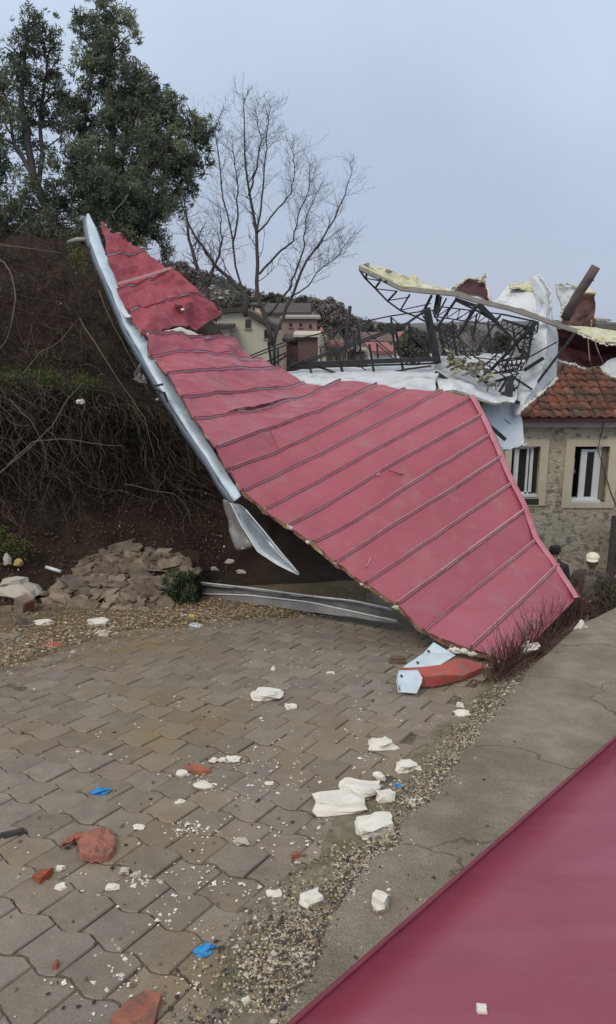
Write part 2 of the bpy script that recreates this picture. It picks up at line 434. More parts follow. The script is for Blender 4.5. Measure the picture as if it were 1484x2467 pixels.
for y in ys:
    rows.append([Vector((x, y, terr(x, y) + fbm((x, y, 0), .5, 3, 3) * .12 * min(1, (y - 7) / 6))) for x in np.linspace(-.6 * y - 6, .7 * y + 12, 40)])
mb.grid(rows)
# near edge closing face
terrain = tag(mb.build('lower_yard_ground', M_TERR), kind='structure')
mb = MB(); rows = []
for k, D in enumerate([120, 170, 230, 290, 340, 352, 900]):
    row = []
    for px in np.linspace(-700, 2200, 90):
        ry = np.interp(px, [q[0] for q in ridge_px], [q[1] for q in ridge_px])
        top = U(px, ry, 340); base = Vector((top.x * D / 340, D, -6.3))
        f = {120: 0, 170: .10, 230: .35, 290: .72, 340: 1, 352: .97, 900: .5}[D]
        p = Vector((base.x, top.y * D / 340, -6.3 + (top.z + 6.3) * f))
        p.z += fbm((p.x, p.y, 0), .03, 5, 4) * (2.0 if 0 < f < 1 else .9)
        row.append(p)
    rows.append(row)
mb.grid(rows)
tag(mb.build('far_hill', M_HILL), kind='structure')
mb = MB()
mb.add([(-2500, 60, -7.5), (2500, 60, -7.5), (2500, 2500, -7.5), (-2500, 2500, -7.5)], [(0, 1, 2, 3)])
tag(mb.build('far_ground', M_HILL), kind='structure')

# ------------------------------------------------------------------ embankment
bank_cols = [
 (-420, [(1560, 0), (1440, 6.9), (1260, 7.2), (1100, 7.3), (935, 7.0), (880, 7.9), (700, 8.7), (560, 10), (540, 14)]),
 (-150, [(1520, 0), (1420, 7.4), (1255, 7.8), (1100, 7.9), (935, 7.6), (880, 8.4), (700, 9.2), (570, 10.5), (545, 14)]),
 (0, [(1490, 0), (1400, 7.9), (1250, 8.3), (1100, 8.4), (935, 8.1), (885, 8.9), (700, 9.5), (575, 10.8), (545, 14)]),
 (200, [(1475, 0), (1345, 8.35), (1230, 8.7), (1100, 8.8), (945, 8.5), (900, 9.2), (720, 9.9), (580, 11), (560, 14)]),
 (400, [(1475, 0), (1345, 8.45), (1250, 9.2), (1120, 9.4), (1000, 9.5), (930, 9.8), (830, 10.2), (700, 11), (690, 14)]),
 (520, [(1455, 0), (1375, 8.9), (1280, 9.5), (1150, 9.8), (1050, 9.9), (980, 10), (900, 10.5), (800, 11.5), (795, 14)]),
 (650, [(1430, 0), (1370, 9.3), (1280, 9.7), (1180, 9.9), (1100, 10), (1030, 10.2), (970, 10.5), (930, 11), (930, 13)]),  # from here the bank wraps unseen behind the roof, shaped to darken the hollow
 (800, [(1425, 0), (1360, 9.6), (1290, 10), (1200, 10.1), (1130, 10.2), (1080, 10.3), (1020, 10.5), (995, 10.8), (995, 12)]),
 (1000, [(1425, 0), (1370, 9.6), (1330, 9.9), (1260, 10), (1200, 10.1), (1130, 10.2), (1070, 10.3), (1030, 10.6), (1030, 11.5)]),
 (1150, [(1435, 0), (1400, 9.2), (1370, 9.4), (1340, 9.5), (1320, 9.6), (1300, 9.7), (1280, 9.8), (1260, 10), (1260, 11)])]
BN = 9
bank_cols = [(px, ctl) for px, ctl in bank_cols]
ctl = []
for px, c in bank_cols:
    col = []
    for (y, d) in c:
        if d == 0: p = G(px, y, -.03)
        else: p = U(px, y, d)
        col.append(p)
    ctl.append(col)
def cr(p0, p1, p2, p3, t):
    return .5 * ((2 * p1) + (p2 - p0) * t + (2 * p0 - 5 * p1 + 4 * p2 - p3) * t * t + (3 * p1 - p0 - 3 * p2 + p3) * t ** 3)
def crl(L, u):
    u = max(0, min(len(L) - 1 - 1e-6, u)); i = int(u); t = u - i
    g = lambda k: L[max(0, min(len(L) - 1, k))]
    return cr(g(i - 1), g(i), g(i + 1), g(i + 2), t)
def bank0(u, v):
    return crl([crl(c, v) for c in ctl], u)
_bc = {}
def bank(u, v):
    p = bank0(u, v)
    a = min(1, v * 1.2)
    return p + Vector((0, -1, .35)) * (fbm(p, 1.1, 2, 5) * .17 + fbm(p, 6, 8, 3) * .04) * a
mb = MB()
NU, NV = 110, 90
mb.grid([[bank(9 * i / NU, 8 * j / NV) for i in range(NU + 1)] for j in range(NV + 1)])
embank = tag(mb.build('embankment', M_SOIL), kind='structure')
def bankpt(u, v):
    p = bank(u, v); a = bank(u + .03, v) - p; b = bank(u, v + .03) - p
    n = a.cross(b); n.normalize(); return p, n
# dirt verge lying over the pavers at the foot of the bank
VE = [(-300, 1720), (-100, 1650), (0, 1612), (90, 1600), (160, 1560), (240, 1540), (350, 1522), (500, 1502), (640, 1492), (760, 1484), (860, 1478)]
mb = MB(); rows = []
fr = [G(x, y) for x, y, _ in resample([(x, y, 0) for x, y in VE], 60)]
for k, t in enumerate(np.linspace(0, 1, 12)):
    row = []
    for i, p in enumerate(fr):
        far = G(np.interp(i / 59, [0, 1], [-300, 900]), np.interp(i / 59, [0, .4, 1], [1500, 1440, 1405]))
        q = p.lerp(far, t) + Vector((0, fbm(p, 3, 1, 3) * .12 * (1 - t), 0))
        q.z = road_z(q.x, q.y) + (-.01 if t == 0 else .012 + .03 * t + fbm(q, 5, 3, 3) * .018)
        row.append(q)
    rows.append(row)
mb.grid(rows)
verge = tag(mb.build('dirt_verge', M_VERGE), kind='structure')

# ------------------------------------------------------------------ collapsed red roof
M_EDGE = mat('dark_core_edge', (.09, .03, .035), (.22, .10, .08), 12, .9, .5, 50, c3=(.4, .32, .2), s3=7, f3=(.56, .64))
R_ = [  # rib lines, left point .. right point, depth left, depth right
 ([(348, 804), (394, 811), (446, 813), (485, 817), (522, 806), (543, 812), (577, 838)], 7.95, 9.0),
 ([(367, 848), (460, 851), (555, 856), (628, 872)], 7.8, 8.95),
 ([(400, 897), (510, 893), (620, 888), (672, 886)], 7.6, 8.9),
 ([(437, 953), (585, 940), (730, 923), (757, 932)], 7.4, 8.9),
 ([(466, 1006), (560, 999), (620, 988), (690, 967), (742, 950), (818, 921)], 7.25, 8.9),
 ([(520, 1075), (640, 1033), (742, 998), (830, 963), (907, 926)], 7.05, 8.9),
 ([(547, 1128), (660, 1090), (742, 1053), (887, 980), (975, 936)], 6.95, 8.85),
 ([(582, 1183), (742, 1108), (900, 1028), (1065, 940)], 6.88, 8.8),
 ([(635, 1228), (742, 1170), (930, 1070), (1136, 957)], 6.8, 8.6),
 ([(690, 1268), (742, 1239), (927, 1127), (1167, 995)], 6.7, 8.42),
 ([(752, 1306), (832, 1265), (1000, 1158), (1187, 1042)], 6.6, 8.25),
 ([(807, 1354), (942, 1265), (1080, 1182), (1212, 1095)], 6.48, 8.08),
 ([(877, 1406), (1050, 1288), (1237, 1160)], 6.33, 7.9),
 ([(954, 1454), (1100, 1346), (1270, 1221)], 6.2, 7.72),
 ([(1017, 1521), (1150, 1411), (1294, 1297)], 6.05, 7.54),
 ([(1132, 1561), (1240, 1458), (1342, 1359)], 5.86, 7.33),
 ([(1237, 1598), (1310, 1522), (1392, 1439)], 5.76, 7.1)]
A_ = [([(239, 547), (250, 553), (264, 556)], 9.2, 9.25),
 ([(256, 616), (300, 604), (352, 596)], 8.9, 9.2),
 ([(284, 686), (350, 668), (413, 641)], 8.55, 9.15),
 ([(309, 756), (370, 737), (425, 722), (486, 722)], 8.2, 9.15),
 ([(345, 800), (388, 800), (431, 791), (480, 787), (532, 762)], 7.96, 9.15)]
N_ = 34
def smooth_rows(lines):
    out = []
    for pts, d0, d1 in lines:
        out.append([U(*q) for q in resample(withd(pts, d0, d1), N_)])
    return out
roof = thing('collapsed_roof', 'huge torn red ribbed metal roof slumped from the earth bank down onto the paved road', 'roof')
def make_panel(A, B, crump, seed, mats, ribh=.03, name='roof_panel', rib=True, lap=.014, lift=0):
    mb = MB(); cols = []
    NA = 9
    wob = rnd.uniform(.3, 1)
    for i in range(N_):
        a, b = A[i], B[i]; wv = b - a; wl = max(wv.length, .02); w = wv / wl
        t = (A[min(i + 1, N_ - 1)] - A[max(i - 1, 0)]).normalized()
        n = w.cross(t); n.normalize()
        if n.dot(Vector((0, 0, H)) - a) < 0: n = -n
        rh = ribh if rib else 0.001; prof = [(.0, -.006), (.001, rh * .8), (.004, rh), (.014, rh), (.024, .002)]
        flat = np.linspace(.04, wl - .004, NA - 1) if wl > .06 else np.linspace(.04, .045, NA - 1)
        pr = prof + [(x, None) for x in flat]
        row = []
        for k, (x, h) in enumerate(pr):
            p = a + w * min(x, max(wl, .055))
            bl = 0
            q = p
            dn = fbm(q, 1.3, seed, 3) * crump + ridge(q, 2.6, seed + 3, 3) * crump * .45
            if h is None:
                u = (x - .04) / max(.01, wl - .04); bl = math.sin(math.pi * min(1, max(0, u))) * .006 * wob; h = .004 * (1 - u) + bl - lap * .6 * u
            if lift: h += lift * min(1, x / wl) ** 2 * max(0, math.sin(math.pi * min(1, i / N_ * 1.25))) ** 2 * (1 + .5 * fbm(q, 6, 3, 2))
            row.append(p + n * (h + dn))
        # ragged panel ends
        cols.append(row)
    # ragged ends
    for endi, nb in ((0, 1), (N_ - 1, N_ - 2)):
        for k in range(len(cols[0])):
            dr = (cols[endi][k] - cols[nb][k]); 
            cols[endi][k] = cols[endi][k] + dr.normalized() * (fbm(cols[endi][k], 9, seed, 2) * .02 - (.012 if endi else 0))
    mb.grid(cols, 0, False, thick=.022, mbot=1, mside=2)
    # orientation check: make sure red faces the camera
    vote = 0
    for f, mi in zip(mb.f, mb.m):
        if mi == 0:
            a, b, c = [Vector(mb.v[i]) for i in f[:3]]; nn = (b - a).cross(c - a); vote += nn.dot((Vector((0, 0, H)) - a).normalized())
    if vote < 0:
        mb2 = MB(); mb2.grid([list(reversed(r)) for r in cols], 0, False, thick=.022, mbot=1, mside=2); mb = mb2
    for i, mi in enumerate(mb.m):
        mb.sm[i] = False
    return mb.build(name, mats, roof)
Rr = smooth_rows(R_)
for i in range(len(Rr) - 1):
    cr_ = [.11, .08, .06, .05, .05, .035][i] if i < 6 else .018
    A = Rr[i]; B = Rr[i + 1]
    p = make_panel(A, B, cr_ * .8, 5, [M_RED, M_WHITE, M_EDGE], ribh=.03, lift={1: .03, 3: .075, 5: .02}.get(i, 0))
Ar = smooth_rows(A_)
for i in range(len(Ar) - 1):
    p = make_panel(Ar[i], Ar[i + 1], .12, 11, [M_REDD, M_WHITE, M_EDGE], ribh=.03)
    if i == 2: p['label'] = 'crumpled red panel with a punched hole near its edge'
# cover flashing along the right hip edge
mb = MB()
hip = [(1140, 950), (1168, 994), (1188, 1040), (1212, 1094), (1238, 1158), (1271, 1219), (1296, 1295), (1344, 1358), (1394, 1438)]
hd = [8.58, 8.4, 8.23, 8.06, 7.88, 7.7, 7.52, 7.31, 7.08]
e0 = [(x - 11, y + 3, d - .035) for (x, y), d in zip(hip, hd)]
e1_ = [(x + 1, y, d - .045) for (x, y), d in zip(hip, hd)]
e2_ = [(x + 3, y + 10, d + .08) for (x, y), d in zip(hip, hd)]
M_HIP = mat('faded_red_flashing', (.41, .115, .15), (.52, .24, .30), 4, .45, .15, 18)
mb.grid(loft([e0, e1_, e2_], 26, .008, 3), 0)
mb.build('hip_flashing', M_HIP, roof)
# torn lower edge: foam and white tatters between ribs
mb = MB()
low = [(582, 1186), (635, 1231), (692, 1272), (752, 1311), (807, 1358), (877, 1410), (955, 1460), (1018, 1524), (1075, 1552), (1132, 1568), (1182, 1590), (1237, 1604)]
ld = [6.88, 6.8, 6.7, 6.6, 6.48, 6.33, 6.2, 6.05, 5.95, 5.86, 5.8, 5.76]
pts = resample([(x, y, d) for (x, y), d in zip(low, ld)], 120)
e0 = [(x, y - 5, d - .01) for x, y, d in pts]
e1_ = [(x - 2, y + 3 + 5 * fbm((x * .1, y * .1, 0), .5, 1, 3), d) for x, y, d in pts]
mb.grid(loft([e0, e1_], 120, .012, 3, 1, 9), 0)
mb.build('torn_edge', mat('rusty_torn_edge', (.12, .035, .035), (.30, .20, .12), 14, .9, .6, 60, c3=(.5, .42, .25), s3=9, f3=(.56, .62)), roof)
def blob_mb(c, size, seed, rough=.25, cuts=3, rot=None, sharp=False, smooth=False, mb=None, mi=0):
    """irregular broken chunk"""
    bm = bmesh.new(); bmesh.ops.create_cube(bm, size=1)
    bmesh.ops.subdivide_edges(bm, edges=bm.edges[:], cuts=cuts, use_grid_fill=True)
    mb = mb or MB(); vs = []
    r2 = random.Random(seed); sh = Vector((r2.uniform(-.3, .3), r2.uniform(-.3, .3), 0))
    tp = r2.uniform(.6, 1)
    for v in bm.verts:
        p = v.co.copy(); l = p.length
        if not sharp: p = p.lerp(p.normalized() * .62, .45)
        if p.z > 0: p.x = p.x * tp; p.y *= .5 + .5 * tp
        p += Vector((nz3(p, 1.7, seed), nz3(p, 1.7, seed + 5), nz3(p, 1.7, seed + 11))) * rough
        p += Vector((nz3(p, 5, seed), nz3(p, 5, seed + 5), nz3(p, 5, seed + 11))) * rough * .3
        p = Vector((p.x * size[0], p.y * size[1], p.z * size[2]))
        if rot: p = rot @ p
        vs.append(Vector(c) + p)
    mb.add(vs, [[v.index for v in f.verts] for f in bm.faces], mi, smooth)
    bm.free(); return mb
def rotm(a, b, c): return Matrix.Rotation(c, 3, 'Z') @ Matrix.Rotation(b, 3, 'Y') @ Matrix.Rotation(a, 3, 'X')
for k, (x, y, d, w, m) in enumerate([(955, 1463, 6.17, .06, M_FOAM), (872, 1408, 6.32, .03, M_WFOAM), (700, 1272, 6.68, .06, M_WFOAM), (742, 1306, 6.6, .05, M_WFOAM), (808, 1357, 6.46, .03, M_WFOAM)]):
    blob_mb(U(x, y, d), (w, w * .5, w * .45), k, .5, rot=rotm(0, .5, .6)).build('foam_scrap', m, roof)
# white torn strip between upper and main pieces
mb = MB()
mb.grid(loft([[(352, 799, 7.95), (388, 800, 8.15), (431, 788, 8.4), (450, 796, 8.5), (500, 816, 8.7)], [(352, 806, 7.93), (390, 808, 8.15), (425, 808, 8.35), (452, 812, 8.5), (500, 820, 8.7)]], 24, .012, 2, 3, 7), 0, thick=.02)
mb.build('torn_lining', M_WFOAM, roof)
mb = MB()
r0 = loft([[(432, 786, 8.5), (470, 782, 8.8), (505, 772, 9.0), (530, 764, 9.1)], [(470, 712, 9.05), (490, 726, 9.1), (512, 742, 9.12), (536, 760, 9.12)]], 16, .05, 5, 4, 5)
# impact scar: white puncture with a thin crease
s = U(929, 1127, 7.62)
for k in range(5):
    blob_mb(s + Vector((rnd.uniform(-.05, .05), 0, rnd.uniform(-.04, .04))), (.05, .02, .022), 30 + k, .6, 2, rot=rotm(0, rnd.uniform(-1, 1), 0)).build('puncture_scrap', M_WFOAM, roof)
mb = MB()
def surf(px, py):                       # a point a hair above the main roof
    best = None
    for i in range(len(Rr) - 1):
        for j in range(N_ - 1):
            a = project(Rr[i][j]); b = project(Rr[i][j + 1]); c = project(Rr[i + 1][j]); dd = project(Rr[i + 1][j + 1])
            cx_ = (a[0] + dd[0] + b[0] + c[0]) / 4; cy_ = (a[1] + b[1] + c[1] + dd[1]) / 4
            q = (cx_ - px) ** 2 + (cy_ - py) ** 2
            if best is None or q < best[0]: best = (q, (a[2] + b[2] + c[2] + dd[2]) / 4)
    return U(px, py, best[1] - .03)
mb.tube([surf(*q) for q in [(915, 1140), (890, 1153), (850, 1172), (800, 1200), (745, 1228)]], [.008, .006, .006, .005, .003], 4)
mb.tube([surf(*q) for q in [(880, 1365), (886, 1360), (892, 1346), (888, 1342)]], .004, 4)
mb.tube([surf(*q) for q in [(930, 1125), (926, 1108), (934, 1115)]], .006, 4)
mb.build('scratch', mat('pale_scratch', (.62, .36, .40), (.6, .3, .36), 9, .6), roof)
mb = MB()
mb.tube([surf(*q) for q in [(935, 1133), (965, 1142), (998, 1150)]], [.006, .005, .002], 4)
mb.tube([surf(*q) for q in [(650, 1038), (660, 1060), (670, 1086)]], [.006, .005, .003], 4)
mb.build('dent_shade_line', mat('dent_shade', (.26, .05, .075), (.3, .06, .09), 9, .6), roof)  # shade of the dents laid on as darker red tubes
# dark red lump in place of a hole in the upper piece
blob_mb(U(433, 741, 8.62), (.10, .05, .06), 4, .7, 2, rot=rotm(0, .5, 0)).build('punched_hole', mat('hole_dark_red', (.12, .03, .04), (.22, .05, .06), 12, .8), roof)
blob_mb(U(441, 745, 8.55), (.035, .02, .02), 9, .5, 2).build('foam_scrap', M_WFOAM, roof)
# pale tube laid along one rib of the upper piece
mb = MB(); mb.tube([U(285, 683, 8.45), U(350, 665, 8.75), U(411, 646, 9.03)], .016, 4)
mb.build('pale_rib_tube', mat('pale_rib', (.62, .38, .33), (.66, .45, .4), 8, .6), roof)

# gutter along the left edge
gut = thing('roof_gutter', 'long pale blue galvanised gutter hanging along the upper left edge of the red roof', 'gutter')
GL = [(209, 516), (208, 543), (216, 582), (239, 640), (269, 707), (288, 756), (303, 792), (333, 844), (361, 895), (400, 960), (450, 1038), (500, 1110), (530, 1160), (563, 1209)]
GR = [(213, 514), (231, 549), (256, 613), (282, 683), (296, 728), (315, 774), (343, 806), (382, 868), (424, 940), (460, 1000), (500, 1064), (540, 1128), (560, 1160), (580, 1195)]
gd = np.linspace(9.3, 6.82, len(GL))
L_ = [(x, y, d) for (x, y), d in zip(GL, gd)]; R2 = [(x, y, d - .02) for (x, y), d in zip(GR, gd)]
mid = [((a[0] * .12 + b[0] * .88), (a[1] * .12 + b[1] * .88), a[2] - .045) for a, b in zip(L_, R2)]
mid2 = [((a[0] * .85 + b[0] * .15), (a[1] * .85 + b[1] * .15), a[2] - .05) for a, b in zip(L_, R2)]
back = [(x - 9, y + 9, d + .12) for x, y, d in L_]
mb = MB(); mb.grid(loft([R2, mid, mid2, L_], 60, .006, 3, 2, 6), 0, thick=.004)
mb.build('gutter_face', M_GUT, gut)
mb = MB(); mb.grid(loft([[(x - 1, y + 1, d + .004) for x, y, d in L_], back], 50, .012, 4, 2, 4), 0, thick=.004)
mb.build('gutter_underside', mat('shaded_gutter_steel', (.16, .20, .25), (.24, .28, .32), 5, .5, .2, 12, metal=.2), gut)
mb = MB(); mb.grid(loft([[(284, 742, 8.25), (290, 752, 8.2), (297, 764, 8.15)], [(300, 738, 8.22), (306, 752, 8.17), (312, 765, 8.12)]], 10, .02, 3, 3, 9), 0, thick=.01)
mb.build('joint_bracket', M_WHITE, gut)
mb = MB()
for k in range(9):
    u = rnd.random(); x = 333 + 85 * u + rnd.gauss(0, 8); y = 872 + 115 * u + rnd.gauss(0, 8)
    blob_mb(U(x - 12, y + 8, 7.95 - .45 * u), (rnd.uniform(.015, .03), .01, rnd.uniform(.04, .08)), k + 50, .9, 2, rot=rotm(0, rnd.uniform(0, 3), .5), mb=mb)
mb.build('torn_foil', M_TRIM, gut)['kind'] = 'stuff'
mb = MB()
for a, b in (((372, 930), (392, 926)), ((376, 938), (398, 950)), ((380, 950), (390, 968)), ((395, 945), (404, 968))):
    mb.bar(U(*a, 7.45), U(*b, 7.4), .02, .02)
mb.build('bracket_bar', M_STEEL, gut)
# twisted gutter end
tw = thing('twisted_gutter_end', 'crumpled grey gutter spike dangling below the lower end of the pale blue gutter', 'gutter')
mb = MB()
mb.grid(loft([[(537, 1203, 6.9), (550, 1255, 6.95), (567, 1316, 6.9), (573, 1325, 6.9)], [(566, 1220, 6.8), (584, 1270, 6.85), (606, 1312, 6.85), (608, 1316, 6.85)]], 14, .025, 4, 4, 5), 0, thick=.003)
mb.build('bent_flap', M_TRIM, tw)
mb = MB()
E0 = [(556, 1212, 6.84), (580, 1263, 6.8), (620, 1328, 6.75), (668, 1360, 6.7), (719, 1385, 6.66)]
E1 = [(575, 1215, 6.82), (612, 1258, 6.9), (655, 1305, 6.86), (690, 1345, 6.76), (719, 1383, 6.66)]
E2 = [(592, 1228, 6.78), (636, 1280, 6.76), (672, 1325, 6.7), (700, 1358, 6.68), (720, 1382, 6.65)]
mb.grid(loft([E0, E1, E2], 20, .006, 4, 3, 5), 0, thick=.004)
mb.build('spike', mat('dull_zinc', (.26, .30, .34), (.40, .45, .49), 6, .4, .2, 20, metal=.3), tw)
for e_ in (E0, E2):
    mb = MB(); mb.tube([U(*q) for q in resample(e_, 14)], .006, 5); mb.build('rolled_edge', M_WHITE, tw)

# long trim channel on the ground
ch = thing('trim_channel', 'long bent grey metal channel lying on the dirt below the torn roof edge', 'metal trim')
T0 = [(480, 1403, 8.2), (600, 1416, 7.75), (742, 1435, 7.3), (850, 1447, 6.95), (945, 1467, 6.6)]
B0 = [(478, 1430, 8.2), (600, 1434, 7.75), (742, 1450, 7.3), (855, 1474, 6.95), (957, 1496, 6.6)]
A0 = [(481, 1443, 8.2), (600, 1452, 7.75), (742, 1474, 7.3), (850, 1488, 6.95), (962, 1503, 6.6)]
sh = lambda L, dy, dd: [(x, y + dy, d + dd) for x, y, d in L]
mb = MB(); mb.grid(loft([T0, sh(T0, 4, -.01), sh(T0, 6, .07), sh(B0, -4, .07), sh(B0, -2, -.01), B0, A0], 40, .012, 2, 1, 3), 0, False, thick=.003)
mb.build('channel_body', M_TRIM, ch)
for L in (T0, B0):
    mb = MB(); mb.tube([U(*q) for q in resample(sh(L, 0, -.012), 30)], .008, 5); mb.build('rolled_lip', M_WHITE, ch)

# folded corner at the foot of the roof
fc = thing('folded_roof_corner', 'folded red and white sheet corner resting on the road below the roof foot', 'metal sheet')
def F7(x, y): return (.3247 * x + 873.3, .3247 * y + 1445.5)
mb = MB()
P = [F7(530, 315), F7(450, 400), F7(300, 500), F7(420, 505), F7(570, 485), F7(690, 410), F7(600, 370)]
ds = [5.75, 5.6, 5.38, 5.38, 5.42, 5.5, 5.65]
mb.prism([U(*p, d) for p, d in zip(P, ds)], (0, .02, -.006)); mb.build('white_lining', mat('bluish_white_lining', (.44, .53, .56), (.60, .68, .71), 9, .4, .3), fc)
mb = MB()
mb.grid(loft([[(*F7(290, 510), 5.34), (*F7(430, 503), 5.36), (*F7(570, 490), 5.40), (*F7(700, 430), 5.5), (*F7(890, 475), 5.66)],
              [(*F7(400, 545), 5.24), (*F7(460, 575), 5.24), (*F7(600, 560), 5.28), (*F7(740, 565), 5.38), (*F7(890, 500), 5.60)],
              [(*F7(440, 640), 5.23), (*F7(500, 645), 5.25), (*F7(600, 625), 5.30), (*F7(740, 590), 5.40), (*F7(885, 530), 5.60)]], 16, .006, 3, 3, 5), 0, False, thick=.006)
M_RED3 = mat('bright_red_sheet', (.34, .06, .05), (.44, .10, .075), 9, .45, .4, 20, c3=(.28, .13, .10), s3=8, f3=(.52, .64))
mb.build('red_fold', M_RED3, fc)
mb = MB()
P = [F7(270, 535), F7(415, 530), F7(445, 580), F7(400, 690), F7(290, 685), F7(255, 600)]
mb.prism([U(*p, d) for p, d in zip(P, [5.22, 5.22, 5.17, 5.12, 5.12, 5.17])], (0, .025, .0), 0)
mb.build('cut_end', M_GUT, fc)
P = [F7(255, 590), F7(268, 680), F7(400, 690), F7(440, 600)]
mb = MB(); mb.tube([U(*p, 5.11) for p in P], .006, 4); mb.build('end_rim', M_WHITE, fc)
for x, y in ((285, 560), (405, 460), (485, 375)):
    mb = MB(); mb.tube([U(*F7(x, y), {560: 5.18, 460: 5.43, 375: 5.60}[y]), U(*F7(x + 12, y + 9), {560: 5.2, 460: 5.46, 375: 5.63}[y])], .007, 6); mb.build('rivet', M_STEEL, fc)
for k, (x, y, s_) in enumerate([(690, 375, .07), (760, 385, .09), (810, 400, .06), (1000, 460, .05), (935, 495, .045), (650, 370, .05)]):
    single(blob_mb(U(*F7(x, y), 5.66), (s_, s_ * .4, s_ * .4), k + 70, .6, 2, rot=rotm(0, .4, .3)), 'foam_tatter', M_WFOAM, ['left part of the white foam tatters over the folded corner', 'largest white foam tatter over the folded corner', 'white foam tatter at the right end of the folded corner', 'white foam tatter at the left of the dry weeds', 'small white foam lump just below the tatters at the weeds', 'small foam tatter at the far left above the white lining'][k], 'foam scrap', 'foam tatters at the roof foot')

# ------------------------------------------------------------------ foreground red panel
mb = MB()
A = G(640, 2510, .16); B = G(1500, 1757, .16); dirn = (B - A).normalized()
side = Vector((dirn.y, -dirn.x, 0)); side.z = -SL * side.y
rows = []
for i in range(14):
    w = i / 13 * 2.4
    row = []
    for j in range(40):
        p = A + dirn * (-1.2 + 5.6 * j / 39) + side * w
        p = p + Vector((0, 0, (.012 * math.sin(w * 3.1) + fbm(p, 1.2, 3, 3) * .012) * min(1, w * 3)))
        row.append(p)
    rows.append(row)
mb.grid(rows, 0, True, thick=.05, mbot=1, mside=2, face=True)
fp = thing('fallen_roof_panel', 'large flat crimson roof panel lying over the concrete in the lower right foreground', 'roof panel')
o = mb.build('panel_sheet', [M_RED2, M_WHITE, mat('panel_edge', (.14, .03, .05), (.20, .05, .07), 9, .6)], fp)
m2 = MB(); m2.tube([p + Vector((0, 0, .002)) + side * .012 for p in rows[0]], .009, 6); m2.build('hem', mat('hem_paint', (.16, .03, .05), (.22, .045, .07), 9, .5), fp)
# dark strip under the panel edge, its colour painted as the shadow gap
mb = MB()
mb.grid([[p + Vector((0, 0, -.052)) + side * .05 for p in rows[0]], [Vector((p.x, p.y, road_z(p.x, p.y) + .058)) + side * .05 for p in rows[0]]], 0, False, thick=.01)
mb.build('shadow_gap_strip', mat('gap_shade', (.13, .04, .05), (.16, .05, .06), 9, .6), fp)

# ------------------------------------------------------------------ wrecked trusses and sheets
def bars(root, segs, d, w=.028, name='steel_bar', m=M_STEEL, T=F2, dj=.25):
    for sg in segs:
        a, b = sg[0], sg[1]; ww = sg[2] if len(sg) > 2 else w
        da = d(a) if callable(d) else d; db = d(b) if callable(d) else d
        mb = MB(); q = rnd.uniform(-dj, dj)
        ww *= .95; mb.bar(U(*T(*a), da + q), U(*T(*b), db + q * .5), ww, ww)
        mb.build(name, m, root)
def chain(pts, w): return [(a, b, w) for a, b in zip(pts, pts[1:])]
t1 = thing('roof_truss', 'long black steel truss with a heavy bottom chord lying behind the red roof crest', 'roof truss', 'wrecked steel trusses')
bars(t1, chain([(-690, 920), (-350, 785), (0, 700), (220, 630), (560, 560), (800, 525), (870, 495)], .022) , 12.2, dj=.03)
bars(t1, chain([(-310, 985), (0, 882), (350, 752), (700, 620), (870, 500)], .034), 12.0, dj=.02)
bars(t1, chain([(-330, 1010), (0, 900), (350, 772), (700, 638)], .022), 12.1, dj=.02)
bars(t1, [((-300, 975), (960, 925), .075)], 12.05, dj=0)
bars(t1, [((-250, 1000), (950, 962), .03)], 12.35, dj=0)
bars(t1, [((280, 630), (310, 940)), ((375, 800), (420, 1070)), ((440, 800), (450, 920)), ((560, 570), (600, 930)), ((600, 680), (660, 1010)), ((710, 620), (760, 920)), ((110, 860), (160, 1100), .035), ((-150, 930), (-90, 1120)),
          ((430, 790), (590, 930), .02), ((290, 640), (590, 900), .018), ((570, 580), (900, 880), .018), ((720, 650), (930, 900), .024),
          ((-480, 780), (-450, 1010), .03), ((-400, 830), (-395, 1000), .03), ((-620, 1010), (-330, 870), .025), ((-690, 940), (-310, 800), .02), ((-560, 1050), (-300, 880), .03), ((-350, 880), (-200, 1010), .02),
          ((-100, 960), (0, 1010), .02), ((0, 1010), (260, 1115), .035), ((0, 1035), (130, 1105), .02), ((-130, 965), (0, 1010), .035), ((260, 1112), (700, 1010), .03), ((700, 1010), (900, 985), .03), ((300, 990), (420, 1070), .016)], 12.1, dj=.12)
bars(t1, [((212, 478), (160, 925), .048)], 12.4, name='standing_post', dj=0)
bars(t1, [((862, 495), (955, 965), .09)], 12.2, name='standing_post', dj=0)
t2 = thing('roof_truss', 'curved black truss hanging under the grey beam with yellow foam on top', 'roof truss', 'wrecked steel trusses')
bars(t2, chain([(290, 165), (340, 240), (430, 330), (530, 435), (640, 515), (760, 562), (860, 612), (1020, 690)], .03), 12.9, name='lower_chord', dj=0)
bars(t2, [((355, 205), (345, 240)), ((465, 270), (425, 325)), ((610, 350), (530, 435)), ((720, 375), (640, 510)), ((905, 385), (820, 550), .035), ((430, 330), (610, 350), .018), ((340, 240), (465, 262), .018),
          ((530, 430), (720, 400), .018), ((640, 512), (900, 455), .018), ((760, 560), (950, 500), .018), ((960, 380), (930, 545), .06), ((985, 395), (960, 530)), ((1030, 410), (950, 560), .02), ((1105, 430), (970, 630), .034),
          ((1100, 415), (1290, 480), .06), ((1290, 470), (1120, 745), .036), ((1290, 540), (1250, 725), .022), ((1080, 600), (1112, 900), .026), ((1020, 690), (1060, 880), .026), ((980, 700), (1005, 880), .024),
          ((1300, 455), (1445, 605), .085), ((1110, 430), (1300, 520), .035), ((1300, 520), (1445, 608), .04), ((920, 560), (1080, 690), .022), ((830, 560), (890, 640), .024), ((890, 640), (1020, 715), .03), ((1380, 620), (1420, 885), .03),
          ((1050, 620), (1200, 540), .014), ((1140, 780), (1150, 890), .016), ((1180, 800), (1060, 640), .014), ((960, 640), (985, 800), .018), ((1040, 730), (1100, 760), .014)], 12.9, dj=.15)
